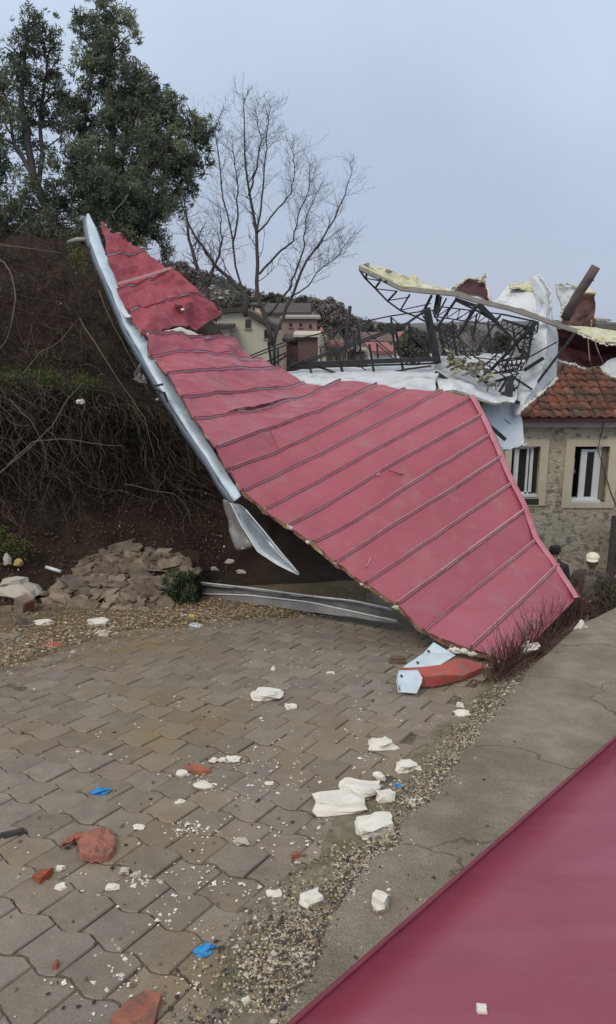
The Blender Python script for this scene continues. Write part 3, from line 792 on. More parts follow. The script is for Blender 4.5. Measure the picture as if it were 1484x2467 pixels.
beam = [(*F2(285, 158), 12.75), (*F2(500, 262), 12.75), (*F2(640, 332), 12.75), (*F2(880, 358), 12.7), (*F2(1100, 378), 12.7), (*F2(1300, 440), 12.7), (*F1(640, 455), 12.7), (*F1(870, 530), 12.7), (*F1(1060, 600), 12.7), (*F1(1170, 635), 12.7)]
mb = MB(); bp = [U(*q) for q in beam]
mb.grid([[p + Vector((0, -.02, .036)) for p in bp], [p + Vector((0, -.03, -.036)) for p in bp]], 0, False, thick=.07)
mb.build('upper_beam', M_GBEAM, t2)
for x, y in ((800, 345), (940, 350), (1170, 392), (1255, 410), (470, 250), (515, 268)):
    mb = MB(); c = U(*F2(x, y), 12.63); mb.tube([c, c + Vector((0, .03, 0))], .022, 8); mb.build('beam_hole', M_STEEL, t2)  # shade inside the beam's holes put in as black discs
t3 = thing('roof_truss', 'tangled black steel truss collapsed between the tall white sheet and the red roof corner', 'roof truss', 'wrecked steel trusses')
T3 = [((390, 430), (250, 680)), ((590, 500), (400, 790)), ((400, 430), (545, 545), .05), ((550, 560), (705, 715), .045), ((600, 500), (880, 562), .028), ((600, 540), (860, 622), .028), ((490, 570), (520, 800)), ((400, 540), (370, 700), .02),
      ((680, 600), (700, 705)), ((870, 560), (350, 1092), .028), ((850, 560), (560, 880), .028), ((880, 560), (870, 640), .024), ((840, 600), (795, 845), .03), ((770, 655), (840, 640), .018), ((760, 690), (838, 680), .018), ((750, 715), (832, 735), .018), ((745, 750), (825, 760), .02), ((740, 770), (810, 830), .03),
      ((570, 860), (785, 828), .024), ((600, 912), (775, 880), .022), ((470, 972), (705, 925), .03), ((430, 1055), (700, 985), .032), ((680, 985), (832, 1085), .035), ((830, 1085), (1165, 645), .034), ((810, 832), (1025, 715), .018), ((770, 935), (920, 840), .055),
      ((190, 828), (525, 1062), .055), ((340, 800), (640, 1000), .022), ((380, 835), (550, 855), .018), ((430, 1160), (700, 1080), .04), ((480, 1172), (620, 1110), .04), ((560, 1130), (732, 1190), .055), ((430, 1180), (655, 1362), .062), ((0, 955), (120, 1080), .035), ((80, 950), (300, 1092), .055), ((345, 1092), (520, 1120), .035),
      ((560, 870), (680, 970), .02), ((640, 870), (600, 920), .025), ((560, 880), (420, 1000), .02), ((700, 760), (620, 920), .03), ((705, 715), (740, 800), .028), ((640, 840), (770, 850), .02), ((620, 880), (740, 905), .02), ((650, 930), (730, 960), .02), ((700, 710), (840, 600), .03), ((560, 600), (640, 650), .016), ((470, 720), (640, 640), .012), ((430, 780), (660, 760), .014), ((520, 800), (640, 780), .016), ((0, 800), (60, 850), .03), ((0, 640), (60, 800), .02), ((40, 590), (190, 640), .02),
      ((100, 560), (60, 470), .02), ((400, 790), (600, 800), .018), ((660, 1010), (700, 1120), .05), ((640, 1000), (560, 1130), .04), ((700, 1080), (720, 1060), .03), ((420, 1150), (520, 1130), .03)]
def lattice(a0, a1, b0, b1, n, w=.02, wr=.014):
    out = [(a0, a1, w), (b0, b1, w)]
    lp = lambda p, q, t: (p[0] + (q[0] - p[0]) * t, p[1] + (q[1] - p[1]) * t)
    for i in range(n):
        t0, t1_ = i / n, (i + 1) / n
        out.append((lp(a0, a1, t0), lp(b0, b1, t0), wr)); out.append((lp(b0, b1, t0), lp(a0, a1, t1_), wr))
    return out
T3 += lattice((872, 570), (470, 985), (835, 545), (400, 960), 9)
T3 += lattice((110, 440), (600, 500), (90, 520), (560, 590), 6)
T3 += lattice((600, 545), (870, 640), (590, 600), (850, 700), 6)
T3 += lattice((560, 870), (790, 845), (600, 960), (770, 930), 6)
T3 += lattice((150, 600), (420, 820), (110, 690), (360, 850), 6)
T3 += lattice((420, 1060), (720, 960), (440, 1120), (700, 1050), 7)
T3 += lattice((850, 600), (790, 860), (800, 590), (740, 850), 6)
bars(t3, T3, 12.3, T=F1, dj=.35)
P = [F1(650, 1000), F1(690, 990), F1(680, 1140), F1(620, 1150), F1(560, 1150), F1(620, 1100)]
mb = MB(); mb.prism([U(*p, 12.0) for p in P], (0, .03, 0)); mb.build('gusset_plate', M_STEEL, t3)
post = thing('leaning_post', 'thick brown weathered post leaning over the torn sheets above the tiled roof', 'post')
mb = MB(); mb.tube([U(*F1(1090, 530), 13.1), U(*F1(1180, 360), 12.8), U(*F1(1260, 240), 12.6), U(*F1(1328, 128), 12.5)], [.085, .08, .08, .078], 10); mb.build('post_shaft', mat('brown_post', (.10, .075, .075), (.16, .12, .115), 9, .85, .5, 40), post)
mb = MB(); mb.tube([U(*F1(1280, 225), 12.45), U(*F1(1310, 240), 12.45), U(*F1(1300, 218), 12.45)], .012, 5); mb.build('wire_loop', M_TWIG, post)

def sheet(name, edges, mats, label, thick=.035, n=22, sub=6, cr_=.05, seed=1, cs=3.5, parent=None, cat='metal sheet', rim=None):
    root = thing(name, label, cat, 'torn roof sheets on the wreck')
    mb = MB(); mb.grid(loft([[(*F1(x, y), d) for x, y, d in e_] for e_ in edges], n, cr_, seed, sub, cs), 0, False, thick=thick, mbot=len(mats) > 1 and 1 or 0, mside=len(mats) > 2 and 2 or 0, face=True)
    mb.build('sheet_skin', mats, root)
    if rim:
        for L, w, m in rim:
            mb = MB(); pts = resample([(*F1(x, y), d) for x, y, d in L], 34)
            mb.tube([U(*q) + Vector((0, 0, fbm((q[0], q[1], 1), .2, 2, 2) * .03)) for q in pts], [w * max(.2, .75 + 1.3 * fbm((q[0], q[1], 0), .35, 1, 2)) for q in pts], 5); mb.build('foam_rim', m, root)
    return root
sheet('torn_sheet', [[(215, 325, 13.1), (300, 335, 13.1), (400, 362, 13.1), (500, 405, 13.1)], [(240, 290, 13.3), (325, 225, 13.4), (450, 228, 13.4), (495, 330, 13.2)]], [M_MAROON, M_WHITE, M_FOAM],
      'dark maroon humped sheet with a foam rim standing up on the grey beam', rim=[([(215, 310, 13.2), (330, 222, 13.3), (450, 228, 13.3)], .035, M_FOAM), ([(455, 225, 13.3), (490, 320, 13.2), (505, 400, 13.1)], .025, M_WFOAM), ([(420, 245, 13.2), (465, 195, 13.25), (455, 250, 13.2)], .03, M_FOAM)])
sheet('torn_sheet', [[(525, 410, 13.4), (650, 440, 13.3), (760, 465, 13.2), (870, 500, 13.1)], [(590, 345, 13.6), (660, 325, 13.6), (760, 320, 13.5), (860, 330, 13.3)], [(640, 285, 13.9), (700, 268, 13.9), (780, 262, 13.8), (850, 290, 13.5)]], [M_WHITE, M_WHITE, M_FOAM],
      'pale grey curled sheet just left of the tall white sheet', cr_=.02)
sheet('foam_layer', [[(650, 285, 13.5), (720, 300, 13.4), (800, 318, 13.4), (848, 322, 13.3)], [(660, 262, 13.8), (740, 245, 13.8), (810, 235, 13.7), (850, 262, 13.5)]], [M_FOAM, M_FOAM, M_FOAM], 'bright yellow foam strip on top of the pale curled sheet', cat='foam')
sheet('torn_sheet', [[(805, 215, 13.3), (850, 330, 13.2), (905, 430, 13.1), (880, 520, 12.9), (830, 650, 12.8), (820, 800, 12.8), (760, 930, 12.8), (730, 1050, 12.6), (700, 1150, 12.4), (680, 1265, 12.3)],
                     [(845, 200, 13.2), (920, 330, 13.0), (945, 460, 12.8), (950, 620, 12.7), (940, 760, 12.6), (930, 880, 12.6), (900, 980, 12.5), (860, 1060, 12.4), (780, 1160, 12.3), (690, 1280, 12.2)],
                     [(880, 190, 13.2), (975, 325, 13.1), (980, 500, 13.0), (1032, 640, 13.0), (1032, 800, 12.9), (1024, 1005, 12.9), (960, 1070, 12.8), (860, 1150, 12.5), (770, 1220, 12.3), (700, 1282, 12.2)]], [M_WHITE, M_MAROON, M_FOAM],
      'tall white curved sheet sweeping down onto the corner of the tiled roof', n=30, sub=4, cr_=.02, seed=4, rim=[([(880, 188, 13.1), (975, 325, 13.0), (978, 560, 12.9)], .022, M_WHITE), ([(1024, 1005, 12.85), (860, 1150, 12.45), (700, 1285, 12.15)], .03, M_WFOAM)])
sheet('torn_sheet', [[(1025, 275, 13.4), (1060, 400, 13.4), (1080, 500, 13.4)], [(1190, 295, 13.4), (1150, 380, 13.4), (1090, 505, 13.4)]], [M_WHITE, M_WHITE, M_FOAM], 'pale triangular sheet flap left of the leaning post', rim=[([(1025, 268, 13.35), (1110, 268, 13.35), (1200, 295, 13.35)], .02, M_FOAM)])
sheet('torn_sheet', [[(1055, 540, 13.4), (1075, 460, 13.4), (1150, 390, 13.4), (1230, 345, 13.4), (1318, 345, 13.4)], [(1040, 640, 13.5), (1100, 600, 13.5), (1180, 560, 13.6), (1250, 520, 13.7), (1325, 440, 13.6)], [(1040, 650, 13.5), (1120, 640, 13.6), (1200, 620, 13.6), (1290, 600, 13.7), (1300, 560, 13.7)]], [M_BRSH, M_WHITE, M_FOAM],
      'rusty brown ragged sheet hanging behind the leaning post', cr_=.06, seed=7, rim=[([(1050, 560, 13.3), (1070, 455, 13.3), (1120, 400, 13.3)], .03, M_WFOAM)])
sheet('foam_layer', [[(1200, 365, 13.1), (1260, 350, 13.1), (1305, 345, 13.1)], [(1215, 335, 13.2), (1275, 290, 13.2), (1312, 318, 13.2)]], [M_FOAM] * 3, 'small yellow foam wedge right behind the leaning post', n=8, cat='foam')
sheet('torn_sheet', [[(1030, 610, 13.3), (1160, 640, 13.2), (1300, 700, 13.1), (1420, 740, 13.0), (1560, 740, 13.0)], [(1030, 740, 13.5), (1150, 770, 13.5), (1300, 810, 13.4), (1420, 800, 13.3), (1560, 790, 13.2)], [(1028, 845, 13.3), (1130, 885, 13.2), (1260, 930, 13.2), (1390, 895, 13.2), (1560, 830, 13.0)]], [M_MAROON, M_WHITE, M_FOAM],
      'large dark maroon sheet sagging over the tiled roof', n=26, cr_=.04, seed=9, rim=[([(1028, 860, 13.2), (1090, 880, 13.1), (1130, 885, 13.1), (1180, 905, 13.1), (1250, 930, 13.1)], .028, M_WHITE)])
sheet('torn_sheet', [[(1090, 590, 12.9), (1200, 592, 12.9), (1330, 605, 12.9), (1560, 640, 12.9)], [(1110, 605, 12.8), (1210, 640, 12.7), (1380, 715, 12.6), (1560, 725, 12.6)]], [M_FOAM, M_WHITE, M_FOAM],
      'pale yellow foam backed flap pointing right above the maroon sheet', n=20, cr_=.02, rim=[([(1190, 650, 12.6), (1390, 738, 12.5), (1560, 735, 12.5)], .02, M_WFOAM)])
sheet('torn_sheet', [[(1365, 905, 12.9), (1420, 870, 12.9), (1560, 800, 12.9)], [(1385, 955, 12.8), (1440, 985, 12.8), (1560, 1010, 12.8)]], [M_WHITE, M_WHITE, M_FOAM], 'pale sheet end at the right below the maroon sheet', n=12, rim=[([(1365, 905, 12.8), (1395, 960, 12.7), (1460, 990, 12.7)], .02, M_FOAM)])
# foam spilling along the beam's left end
fo = thing('foam_layer', 'ragged yellow foam torn open along the left end of the grey beam', 'foam', 'torn roof sheets on the wreck')
mb = MB()
tp = [(305, 135), (400, 150), (480, 170), (560, 190), (640, 225), (700, 250), (745, 255), (755, 225), (775, 262), (860, 310), (960, 330), (1080, 352)]
bt = [(290, 155), (400, 215), (500, 255), (570, 290), (640, 322), (700, 335), (760, 340), (790, 345), (830, 350), (880, 352), (980, 362), (1085, 372)]
mb.grid(loft([[(*F2(x, y), 13.0) for x, y in tp], [(*F2(x, y), 12.72) for x, y in bt]], 60, .05, 2, 5, 5), 0, False, thick=.04)
mb.build('foam_slab', M_FOAM, fo)
mb = MB()
for x, y in ((540, 178), (350, 128), (1100, 330)): blob_mb(U(*F2(x, y), 12.8), (.09, .05, .05), x, .5, 2, mb=mb)
mb.build('dark_scrap', M_GBEAM, fo)
# white undersides lying behind the red crest
def poly_sheet(name, pts, label, m=M_WHITE, thick=.04, cat='metal sheet'):
    mb = MB(); mb.prism([U(*p) for p in pts], (0, 0, -thick)); return single(mb, name, m, label, cat, 'torn roof sheets on the wreck')
sheet('white_roof_sheet', [[((690 - 1024) / .3101, (893 - 602) / .3101, 12.2), ((850 - 1024) / .3101, (883 - 602) / .3101, 12.6), (115, (878 - 602) / .3101, 12.6)], [((745 - 1024) / .3101, (948 - 602) / .3101, 10.6), ((880 - 1024) / .3101, (938 - 602) / .3101, 10.6), (60, (950 - 602) / .3101, 10.6)]], [M_WHITE, M_WHITE, M_FOAM],
      'flat white sheet lying just behind the red roof crest under the long truss', n=20, cr_=.03)
sheet('white_roof_sheet', [[(110, 820, 12.9), (300, 826, 13.2), (540, 826, 13.6), (800, 840, 13.8)], [(60, 960, 12.0), (250, 980, 12.3), (480, 1010, 12.6), (720, 1010, 12.8)], [(120, 1100, 11.0), (350, 1120, 11.2), (500, 1180, 11.4), (700, 1180, 11.8)]], [M_WHITE, M_WHITE, M_FOAM],
      'dented white sheet spread beneath the tangled truss', n=24, cr_=.07, seed=5, cs=1.6)
sheet('white_roof_sheet', [[(440, 1140, 12.2), (560, 1150, 12.4), (700, 1160, 12.6)], [(480, 1290, 12.0), (600, 1300, 12.2), (745, 1310, 12.4)], [(610, 1555, 11.9), (690, 1535, 12.0), (772, 1505, 12.1)]], [mat('bluish_grey_sheet', (.46, .50, .55), (.55, .58, .62), 3, .4, .1), M_WHITE, M_FOAM],
      'blue grey sheet hanging down in front of the left window of the stone house', n=16, cr_=.02, seed=3, rim=[([(610, 1558, 11.85), (690, 1538, 11.95), (790, 1508, 12.0)], .018, M_WHITE)])
bars(thing('loose_bar', 'short black bar poking out at the right hip edge of the red roof', 'steel bar'), [((510, 1375), (625, 1475), .06)], 11.6, T=F1, name='bar_body', dj=0)
mb = MB()
for k in range(26):
    x = 190 + rnd.random() * 330; y = 850 + (x - 190) * .45 + rnd.gauss(0, 38)
    blob_mb(U(*F1(x, y), 12.1 - .002 * (y - 850)), (rnd.uniform(.05, .2), .08, rnd.uniform(.02, .05)), k + 200, .9, 2, rot=rotm(0, .5, rnd.random() * 3), mb=mb, mi=rnd.randrange(2))
single(mb, 'foam_debris', [M_GBEAM, M_FOAM], 'heap of shredded grey and cream foam on the dented white sheet below the truss', 'foam')['kind'] = 'stuff'
# dangling cables
for k, L in enumerate([[(1265, 690, 12.6), (1280, 860, 12.4), (1340, 1030, 12.8), (1400, 1170, 14.5), (1440, 1240, 15)], [(1315, 700, 12.6), (1350, 800, 12.4), (1385, 880, 12.5)]]):
    mb = MB(); mb.tube([U(*q) for q in resample([(*F1(x, y), d) for x, y, d in L], 18)], .012, 4)
    single(mb, 'dangling_cable', mat('brown_cable', (.16, .10, .085), (.2, .13, .11), 9, .8), ['long brown cable hanging from the yellow flap across the roof tiles', 'short brown cable hanging from the yellow flap to the pale sheet end'][k], 'cable')

# ------------------------------------------------------------------ stone house on the right
hs = thing('stone_house', 'worn stone house with red clay tile roof and two white framed windows', 'house')
HD = 17.0
def HP(px, py, dd=0): return U(px, py, HD + dd)
WL, WR = U(1170, 1000, HD).x, U(1640, 1000, HD).x
ZE = U(1250, 1024, HD).z; ZB = -4.2; YW = U(1300, 1100, HD).y
def hx(px): return (px - CX) / F * HD
def hz(py): return U(1300, py, HD).z
wins = [(1232, 1074, 1301, 1204), (1383, 1074, 1467, 1216)]
mb = MB()
xs = [WL, hx(1232), hx(1301), hx(1383), hx(1467), WR]
zs = [ZB, hz(1216), hz(1204), hz(1074), ZE]
def slab(x0, x1, z0, z1, y0, y1): mb.box(((x0 + x1) / 2, (y0 + y1) / 2, (z0 + z1) / 2), (abs(x1 - x0), abs(y1 - y0), abs(z1 - z0)))
slab(WL, WR, ZB, hz(1216), YW, YW + .4)
slab(WL, WR, hz(1074), ZE, YW, YW + .4)
for i, (a, b) in enumerate(((WL, hx(1232)), (hx(1301), hx(1383)), (hx(1467), WR))): slab(a, b, hz(1216), hz(1074), YW, YW + .4)
slab(hx(1232), hx(1301), hz(1216), hz(1204), YW, YW + .4)
slab(WL, WL + .4, ZB, ZE, YW + .4, YW + 5)
slab(WL, WR, ZB, ZE, YW + 5, YW + 5.4)
mb.build('wall', M_PLAST, hs)
mb = MB()
for (x0, y0, x1, y1) in wins: slab(hx(x0 - 6), hx(x1 + 6), hz(y1 + 8), hz(y0 - 6), YW + .9, YW + .95)
mb.build('dark_interior', mat('room_dark', (.02, .016, .014), (.03, .025, .02), 2, .9), hs)
def surround(x0, y0, x1, y1, wl, wr, wt, wb):
    mb_ = MB(); yy = YW - .012
    def b(a, c, d_, e_): mb_.box(((hx(a) + hx(c)) / 2, yy, (hz(d_) + hz(e_)) / 2), (hx(c) - hx(a), .05, hz(d_) - hz(e_)))
    b(x0 - wl, x1 + wr, y0 - wt, y0); b(x0 - wl, x1 + wr, y1, y1 + wb); b(x0 - wl, x0, y0, y1); b(x1, x1 + wr, y0, y1)
    return mb_.build('window_surround', M_SURR, hs)
surround(1232, 1074, 1301, 1204, 15, 19, 18, 20); surround(1383, 1074, 1467, 1216, 22, 22, 17, 14)
def winframe(fr_, panes, sill, extra=[]):
    w = MB()
    for a, c, d_, e_ in fr_: w.box(((hx(a) + hx(c)) / 2, YW + .12, (hz(d_) + hz(e_)) / 2), (hx(c) - hx(a), .06, hz(d_) - hz(e_)))
    o = w.build('window', M_PVC, hs)
    for a, c, d_, e_ in panes:
        g = MB(); g.box(((hx(a) + hx(c)) / 2, YW + .13, (hz(d_) + hz(e_)) / 2), (hx(c) - hx(a), .012, hz(d_) - hz(e_))); g.build('pane', M_GLASS, o)
    g = MB(); a, c, d_, e_ = sill; g.box(((hx(a) + hx(c)) / 2, YW + .05, (hz(d_) + hz(e_)) / 2), (hx(c) - hx(a), .16, hz(d_) - hz(e_))); g.build('sill', M_PVC, o)
    return o
w1 = winframe([(1242, 1253, 1081, 1196), (1272, 1277, 1081, 1196), (1281, 1288, 1081, 1196), (1242, 1288, 1077, 1082), (1242, 1288, 1192, 1197)], [(1253, 1272, 1082, 1192), (1288, 1300, 1080, 1198)], (1238, 1300, 1196, 1202))
w2 = winframe([(1404, 1418, 1084, 1212), (1418, 1452, 1084, 1090), (1418, 1452, 1205, 1212), (1436, 1452, 1090, 1205), (1384, 1404, 1207, 1212)], [(1418, 1436, 1090, 1205)], (1382, 1455, 1211, 1217))
mb = MB(); yy = YW + .2
mb.grid([[Vector((hx(1386 + 12 * t) , YW + .25 + .03 * math.sin(t * 14 + k), hz(1110 + k * 11))) for t in np.linspace(0, 1 - .12 * k * (k % 3 > 0), 10)] for k in range(5)], 0)
mb.build('lace_curtain', mat('lace', (.42, .36, .38), (.5, .45, .46), 20, .9), w2)
mb = MB(); mb.box((hx(1459), YW + .1, (hz(1080) + hz(1212)) / 2), (hx(1466) - hx(1454), .04, hz(1080) - hz(1212))); mb.build('shutter', mat('brown_shutter', (.22, .17, .12), (.28, .22, .16), 9, .8), w2)
mb = MB(); mb.box((hx(1285), YW - .01, (hz(1206) + hz(1222)) / 2), (hx(1301) - hx(1262), .06, hz(1206) - hz(1222))); mb.build('broken_ledge', M_DWOOD, hs)
# eave cornice and gutter board
mb = MB(); mb.box(((WL + WR) / 2 + .1, YW - .10, hz(1016)), (WR - WL + .3, .26, hz(1009) - hz(1024))); mb.build('cornice', mat('grey_cornice', (.33, .29, .25), (.42, .37, .32), 4, .9, .4, 20), hs)
mb = MB(); mb.box(((WL + WR) / 2 + .1, YW - .2, hz(1003)), (WR - WL + .3, .30, hz(999) - hz(1008))); mb.build('eave_board', mat('red_brown_board', (.14, .055, .05), (.2, .08, .07), 5, .8), hs)
# roof deck and tiles (front face of a hipped roof)
E0p = Vector((hx(1243), YW - .36, hz(1000))); pitch = math.radians(27)
ups = Vector((0, math.cos(pitch), math.sin(pitch))); rn = Vector((0, -math.sin(pitch), math.cos(pitch)))
mb = MB()
RL = 4.4
mb.prism([E0p + rn * -.03, Vector((WR + .3, E0p.y, E0p.z)) + rn * -.03, Vector((WR + .3, E0p.y, E0p.z)) + ups * RL + rn * -.03, E0p + Vector((RL * .62, 0, 0)) + ups * RL + rn * -.03], rn * -.06)
# left hip face
mb.prism([E0p + rn * -.035, E0p + Vector((RL * .62, 0, 0)) + ups * RL + rn * -.035, E0p + Vector((-.0, 9, 0))], Vector((0, 0, -.05)))
mb.build('roof_deck', M_HROOF, hs)
tm = MB(); tw_, tl_ = .225, .36
prof = []
for k in range(7):
    u = k / 6; x = (u - .5) * tw_; z = .034 * math.sin(math.pi * min(1, u * 1.5)) if u < .67 else -.006 * math.sin(math.pi * (u - .67) / .33)
    prof.append((x, z))
tm.grid([[Vector((x, 0, z + .024)) for x, z in prof], [Vector((x, tl_, z + .002)) for x, z in prof]], 0, True, thick=-.014)
tmesh = tm.mesh('roof_tile', M_TILE)
nt_ = 0; more = MB()
for r in range(13):
    for k in range(20):
        x = E0p.x + .12 + k * (tw_ - .004) + rnd.uniform(-.008, .008); s_ = r * .30
        if x - E0p.x < s_ * .62 + .05 or x > WR + .2: continue
        p = Vector((x, E0p.y, E0p.z)) + ups * (s_ - .03) + rn * (.003 + rnd.uniform(0, .006))
        o = bpy.data.objects.new('roof_tile', tmesh); COL.objects.link(o); o.parent = hs; o.location = p
        o.rotation_euler = (pitch + rnd.gauss(0, .015), rnd.gauss(0, .02), rnd.gauss(0, .03)); nt_ += 1
# hip ridge tiles
for k in range(12):
    p = E0p + (Vector((RL * .62, 0, 0)) + ups * RL) * (k / 12) + rn * .05
    mb = MB(); d_ = (Vector((RL * .62, 0, 0)) + ups * RL).normalized()
    mb.tube([p, p + d_ * .44], [.085, .07], 8); mb.build('ridge_tile', M_TILE, hs)
mb = MB(); mb.tube([Vector((hx(1435), YW - .3, hz(1010))), Vector((hx(1436), YW - .05, hz(1080))), Vector((hx(1478), YW - .05, hz(1190))), Vector((hx(1500), YW - .05, hz(1235)))], .012, 4)
mb.build('facade_wire', M_STEEL, hs)
# dark shed to the right of the house
sd = thing('plank_shed', 'dark brown plank lean-to against the house wall at the right edge', 'shed')
for k in range(6):
    mb = MB(); x = hx(1475) + k * .17; mb.box((x, YW - .5 + rnd.uniform(-.01, .01), hz(1360)), (.16, .03, hz(1235) - hz(1480))); mb.build('plank', mat('dark_plank', (.06, .05, .047), (.10, .085, .08), 9, .9, .5, 30, rand=.2), sd)

# ------------------------------------------------------------------ people
def skin(name, nodes, edges, m, parent, root=0, sub=1, smooth=True):
    me = bpy.data.meshes.new(name); me.from_pydata([n_[0] for n_ in nodes], edges, [])
    o = bpy.data.objects.new(name, me); COL.objects.link(o)
    me.skin_vertices.new(name='s') if hasattr(me.skin_vertices, 'new') else None
    md = o.modifiers.new('k', 'SKIN'); md.use_smooth_shade = True
    sv = me.skin_vertices[0].data
    for i, n_ in enumerate(nodes):
        r = n_[1]; sv[i].radius = r if isinstance(r, tuple) else (r, r); sv[i].use_root = (i == root)
    if sub: s2 = o.modifiers.new('b', 'SUBSURF'); s2.levels = sub; s2.render_levels = sub
    dg = bpy.context.evaluated_depsgraph_get(); ev = o.evaluated_get(dg)
    nm = bpy.data.meshes.new_from_object(ev); nm.name = name
    o.modifiers.clear(); o.data = nm; nm.materials.clear(); nm.materials.append(m)
    for p in nm.polygons: p.use_smooth = True
    o.parent = parent; return o
M_SKIN = mat('skin', (.33, .19, .13), (.38, .23, .16), 9, .6)
def person(loc, rz, label, jacket, sweater, trousers, cap=None, hair=None, tilt=0):
    root = bpy.data.objects.new('person', None); COL.objects.link(root); root.location = loc; root.rotation_euler = (0, 0, rz)
    tag(root, label, 'person', 'onlookers beside the stone house')
    # faces -Y ; body
    hd = (0, -.02 - tilt, 1.60)
    nodes = [((0, 0, .95), (.14, .11)), ((0, .01, 1.15), (.14, .10)), ((0, .01, 1.36), (.15, .10)), ((0, 0, 1.46), (.055, .055)), ((0, -.01, 1.53), (.055, .06)), (hd, (.098, .112)), ((0, -.015 - tilt, 1.69), (.075, .09)),
             ((.16, .01, 1.34), .05), ((.24, .03, 1.13), .043), ((.12, -.15, 1.03), .032), ((.05, -.19, 1.03), (.03, .022)),
             ((-.16, .01, 1.34), .05), ((-.24, .03, 1.13), .043), ((-.12, -.15, 1.02), .032), ((-.05, -.19, 1.02), (.03, .022)),
             ((.10, 0, .90), .085), ((.11, -.02, .50), .058), ((.11, .02, .09), .04), ((.12, -.10, .04), (.04, .035)),
             ((-.10, 0, .90), .085), ((-.11, -.01, .50), .058), ((-.12, .03, .09), .04), ((-.13, -.09, .04), (.04, .035))]
    edges = [(0, 1), (1, 2), (2, 3), (3, 4), (4, 5), (5, 6), (2, 7), (7, 8), (8, 9), (9, 10), (2, 11), (11, 12), (12, 13), (13, 14), (0, 15), (15, 16), (16, 17), (17, 18), (0, 19), (19, 20), (20, 21), (21, 22)]
    body = skin('body', nodes, edges, M_SKIN, root)
    for sx in (1, -1):                           # five fingers on each hand, rooted in the palm
        bx = sx * .05; zz = 1.03 if sx > 0 else 1.02
        for k in range(4):
            z0 = zz + .026 - k * .017; L = (.055, .065, .06, .045)[k]
            skin('finger', [((bx + sx * .005, -.19, z0), .0095), ((bx - sx * L * .5, -.212, z0 - .004), .0085), ((bx - sx * L, -.205, z0 - .012), .007)], [(0, 1), (1, 2)], M_SKIN, body, sub=1)
        skin('thumb', [((bx + sx * .02, -.18, zz + .02), .011), ((bx + sx * .005, -.205, zz + .045), .0095), ((bx - sx * .015, -.21, zz + .058), .008)], [(0, 1), (1, 2)], M_SKIN, body, sub=1)
    # face
    mb_ = MB(); mb_.tube([(0, -.10 - tilt, 1.615), (0, -.128 - tilt, 1.585), (0, -.108 - tilt, 1.575)], [.010, .016, .012], 6); mb_.build('nose', M_SKIN, body)
    for sx in (1, -1):
        mb_ = MB(); blob_mb((sx * .032, -.104 - tilt, 1.60), (.014, .008, .007), 1, .05, 2, mb=mb_); mb_.build('eye', M_STEEL, body)
        mb_ = MB(); blob_mb((sx * .082, -.01 - tilt, 1.60), (.02, .035, .06), 1, .1, 2, mb=mb_, smooth=True); mb_.build('ear', M_SKIN, body)
    mb_ = MB(); mb_.box((0, -.102 - tilt, 1.55), (.045, .01, .008)); mb_.build('mouth', mat('lips', (.2, .08, .07), (.22, .09, .08), 9, .6), body)
    # jacket
    jn = [((0, .01, .86), (.185, .135)), ((0, .01, 1.15), (.185, .135)), ((0, .01, 1.34), (.19, .13)), ((0, .005, 1.455), (.085, .085)), ((.215, .01, 1.365), .095), ((  .285, .035, 1.12), .078), ((.14, -.13, 1.03), .052), ((-.215, .01, 1.365), .095), ((-.285, .035, 1.12), .078), ((-.14, -.13, 1.02), .052)]
    skin('jacket', jn, [(0, 1), (1, 2), (2, 3), (2, 4), (4, 5), (5, 6), (2, 7), (7, 8), (8, 9)], jacket, root)
    mb_ = MB(); mb_.grid([[Vector((x * (.085 if z > 1.0 else .10), -.135 - .012 * math.cos(x * 1.5) - (.006 if 1.0 < z < 1.3 else -.02), z)) for x in (-1, -.5, 0, .5, 1)] for z in (1.40, 1.30, 1.15, 1.0, .95)], 0, True, thick=.03)
    mb_.build('sweater', sweater, root)
    mb_ = MB(); 
    for sx in (1, -1): mb_.tube([(sx * .055, -.06, 1.47), (sx * .05, -.12, 1.42), (0, -.155, 1.35)], [.016, .014, .008], 5)
    mb_.build('collar', sweater, root)
    tn = [((0, .0, .95), (.15, .115)), ((.095, 0, .82), .098), ((.115, -.02, .50), .08), ((.115, .02, .10), .072), ((-.095, 0, .82), .098), ((-.115, -.01, .50), .08), ((-.125, .03, .10), .072)]
    skin('trousers', tn, [(0, 1), (1, 2), (2, 3), (0, 4), (4, 5), (5, 6)], trousers, root)
    for sx, yo in ((1, 0), (-1, .01)):
        mb_ = MB(); blob_mb((sx * .12, -.06 + yo, .045), (.11, .30, .10), 3, .08, 3, mb=mb_, smooth=True); mb_.build('shoe', M_DWOOD, root)
    if cap:
        mb_ = MB(); rows_ = []
        for a in np.linspace(0, math.pi / 2, 6):
            rows_.append([Vector((.106 * math.cos(a) * math.cos(t), -.005 - tilt + .122 * math.cos(a) * math.sin(t), 1.685 + .075 * math.sin(a))) for t in np.linspace(0, 2 * math.pi, 17)])
        mb_.grid(rows_, 0); o = mb_.build('cap', cap, root)
        mb_ = MB(); mb_.grid([[Vector((.085 * math.cos(t), -.08 - tilt - .03 * k + .0 + (.055 + .02 * k) * math.sin(t), 1.682 - .010 * k)) for t in np.linspace(math.pi, 2 * math.pi, 11)] for k in range(3)], 0, thick=.004); mb_.build('brim', cap, o)
    mb_ = MB(); blob_mb((0, .012 - tilt, 1.648), (.165, .19, .14), 5, .04, 4, mb=mb_, smooth=True)
    mb_.build('hair', hair or mat('black_hair', (.015, .012, .012), (.03, .025, .022), 30, .7, .4, 90), root)
    return root
M_JBR = mat('dark_brown_jacket', (.055, .045, .038), (.09, .072, .06), 14, .85, .5, 25)
M_JBK = mat('black_jacket', (.018, .017, .02), (.035, .032, .036), 14, .8, .3, 25)
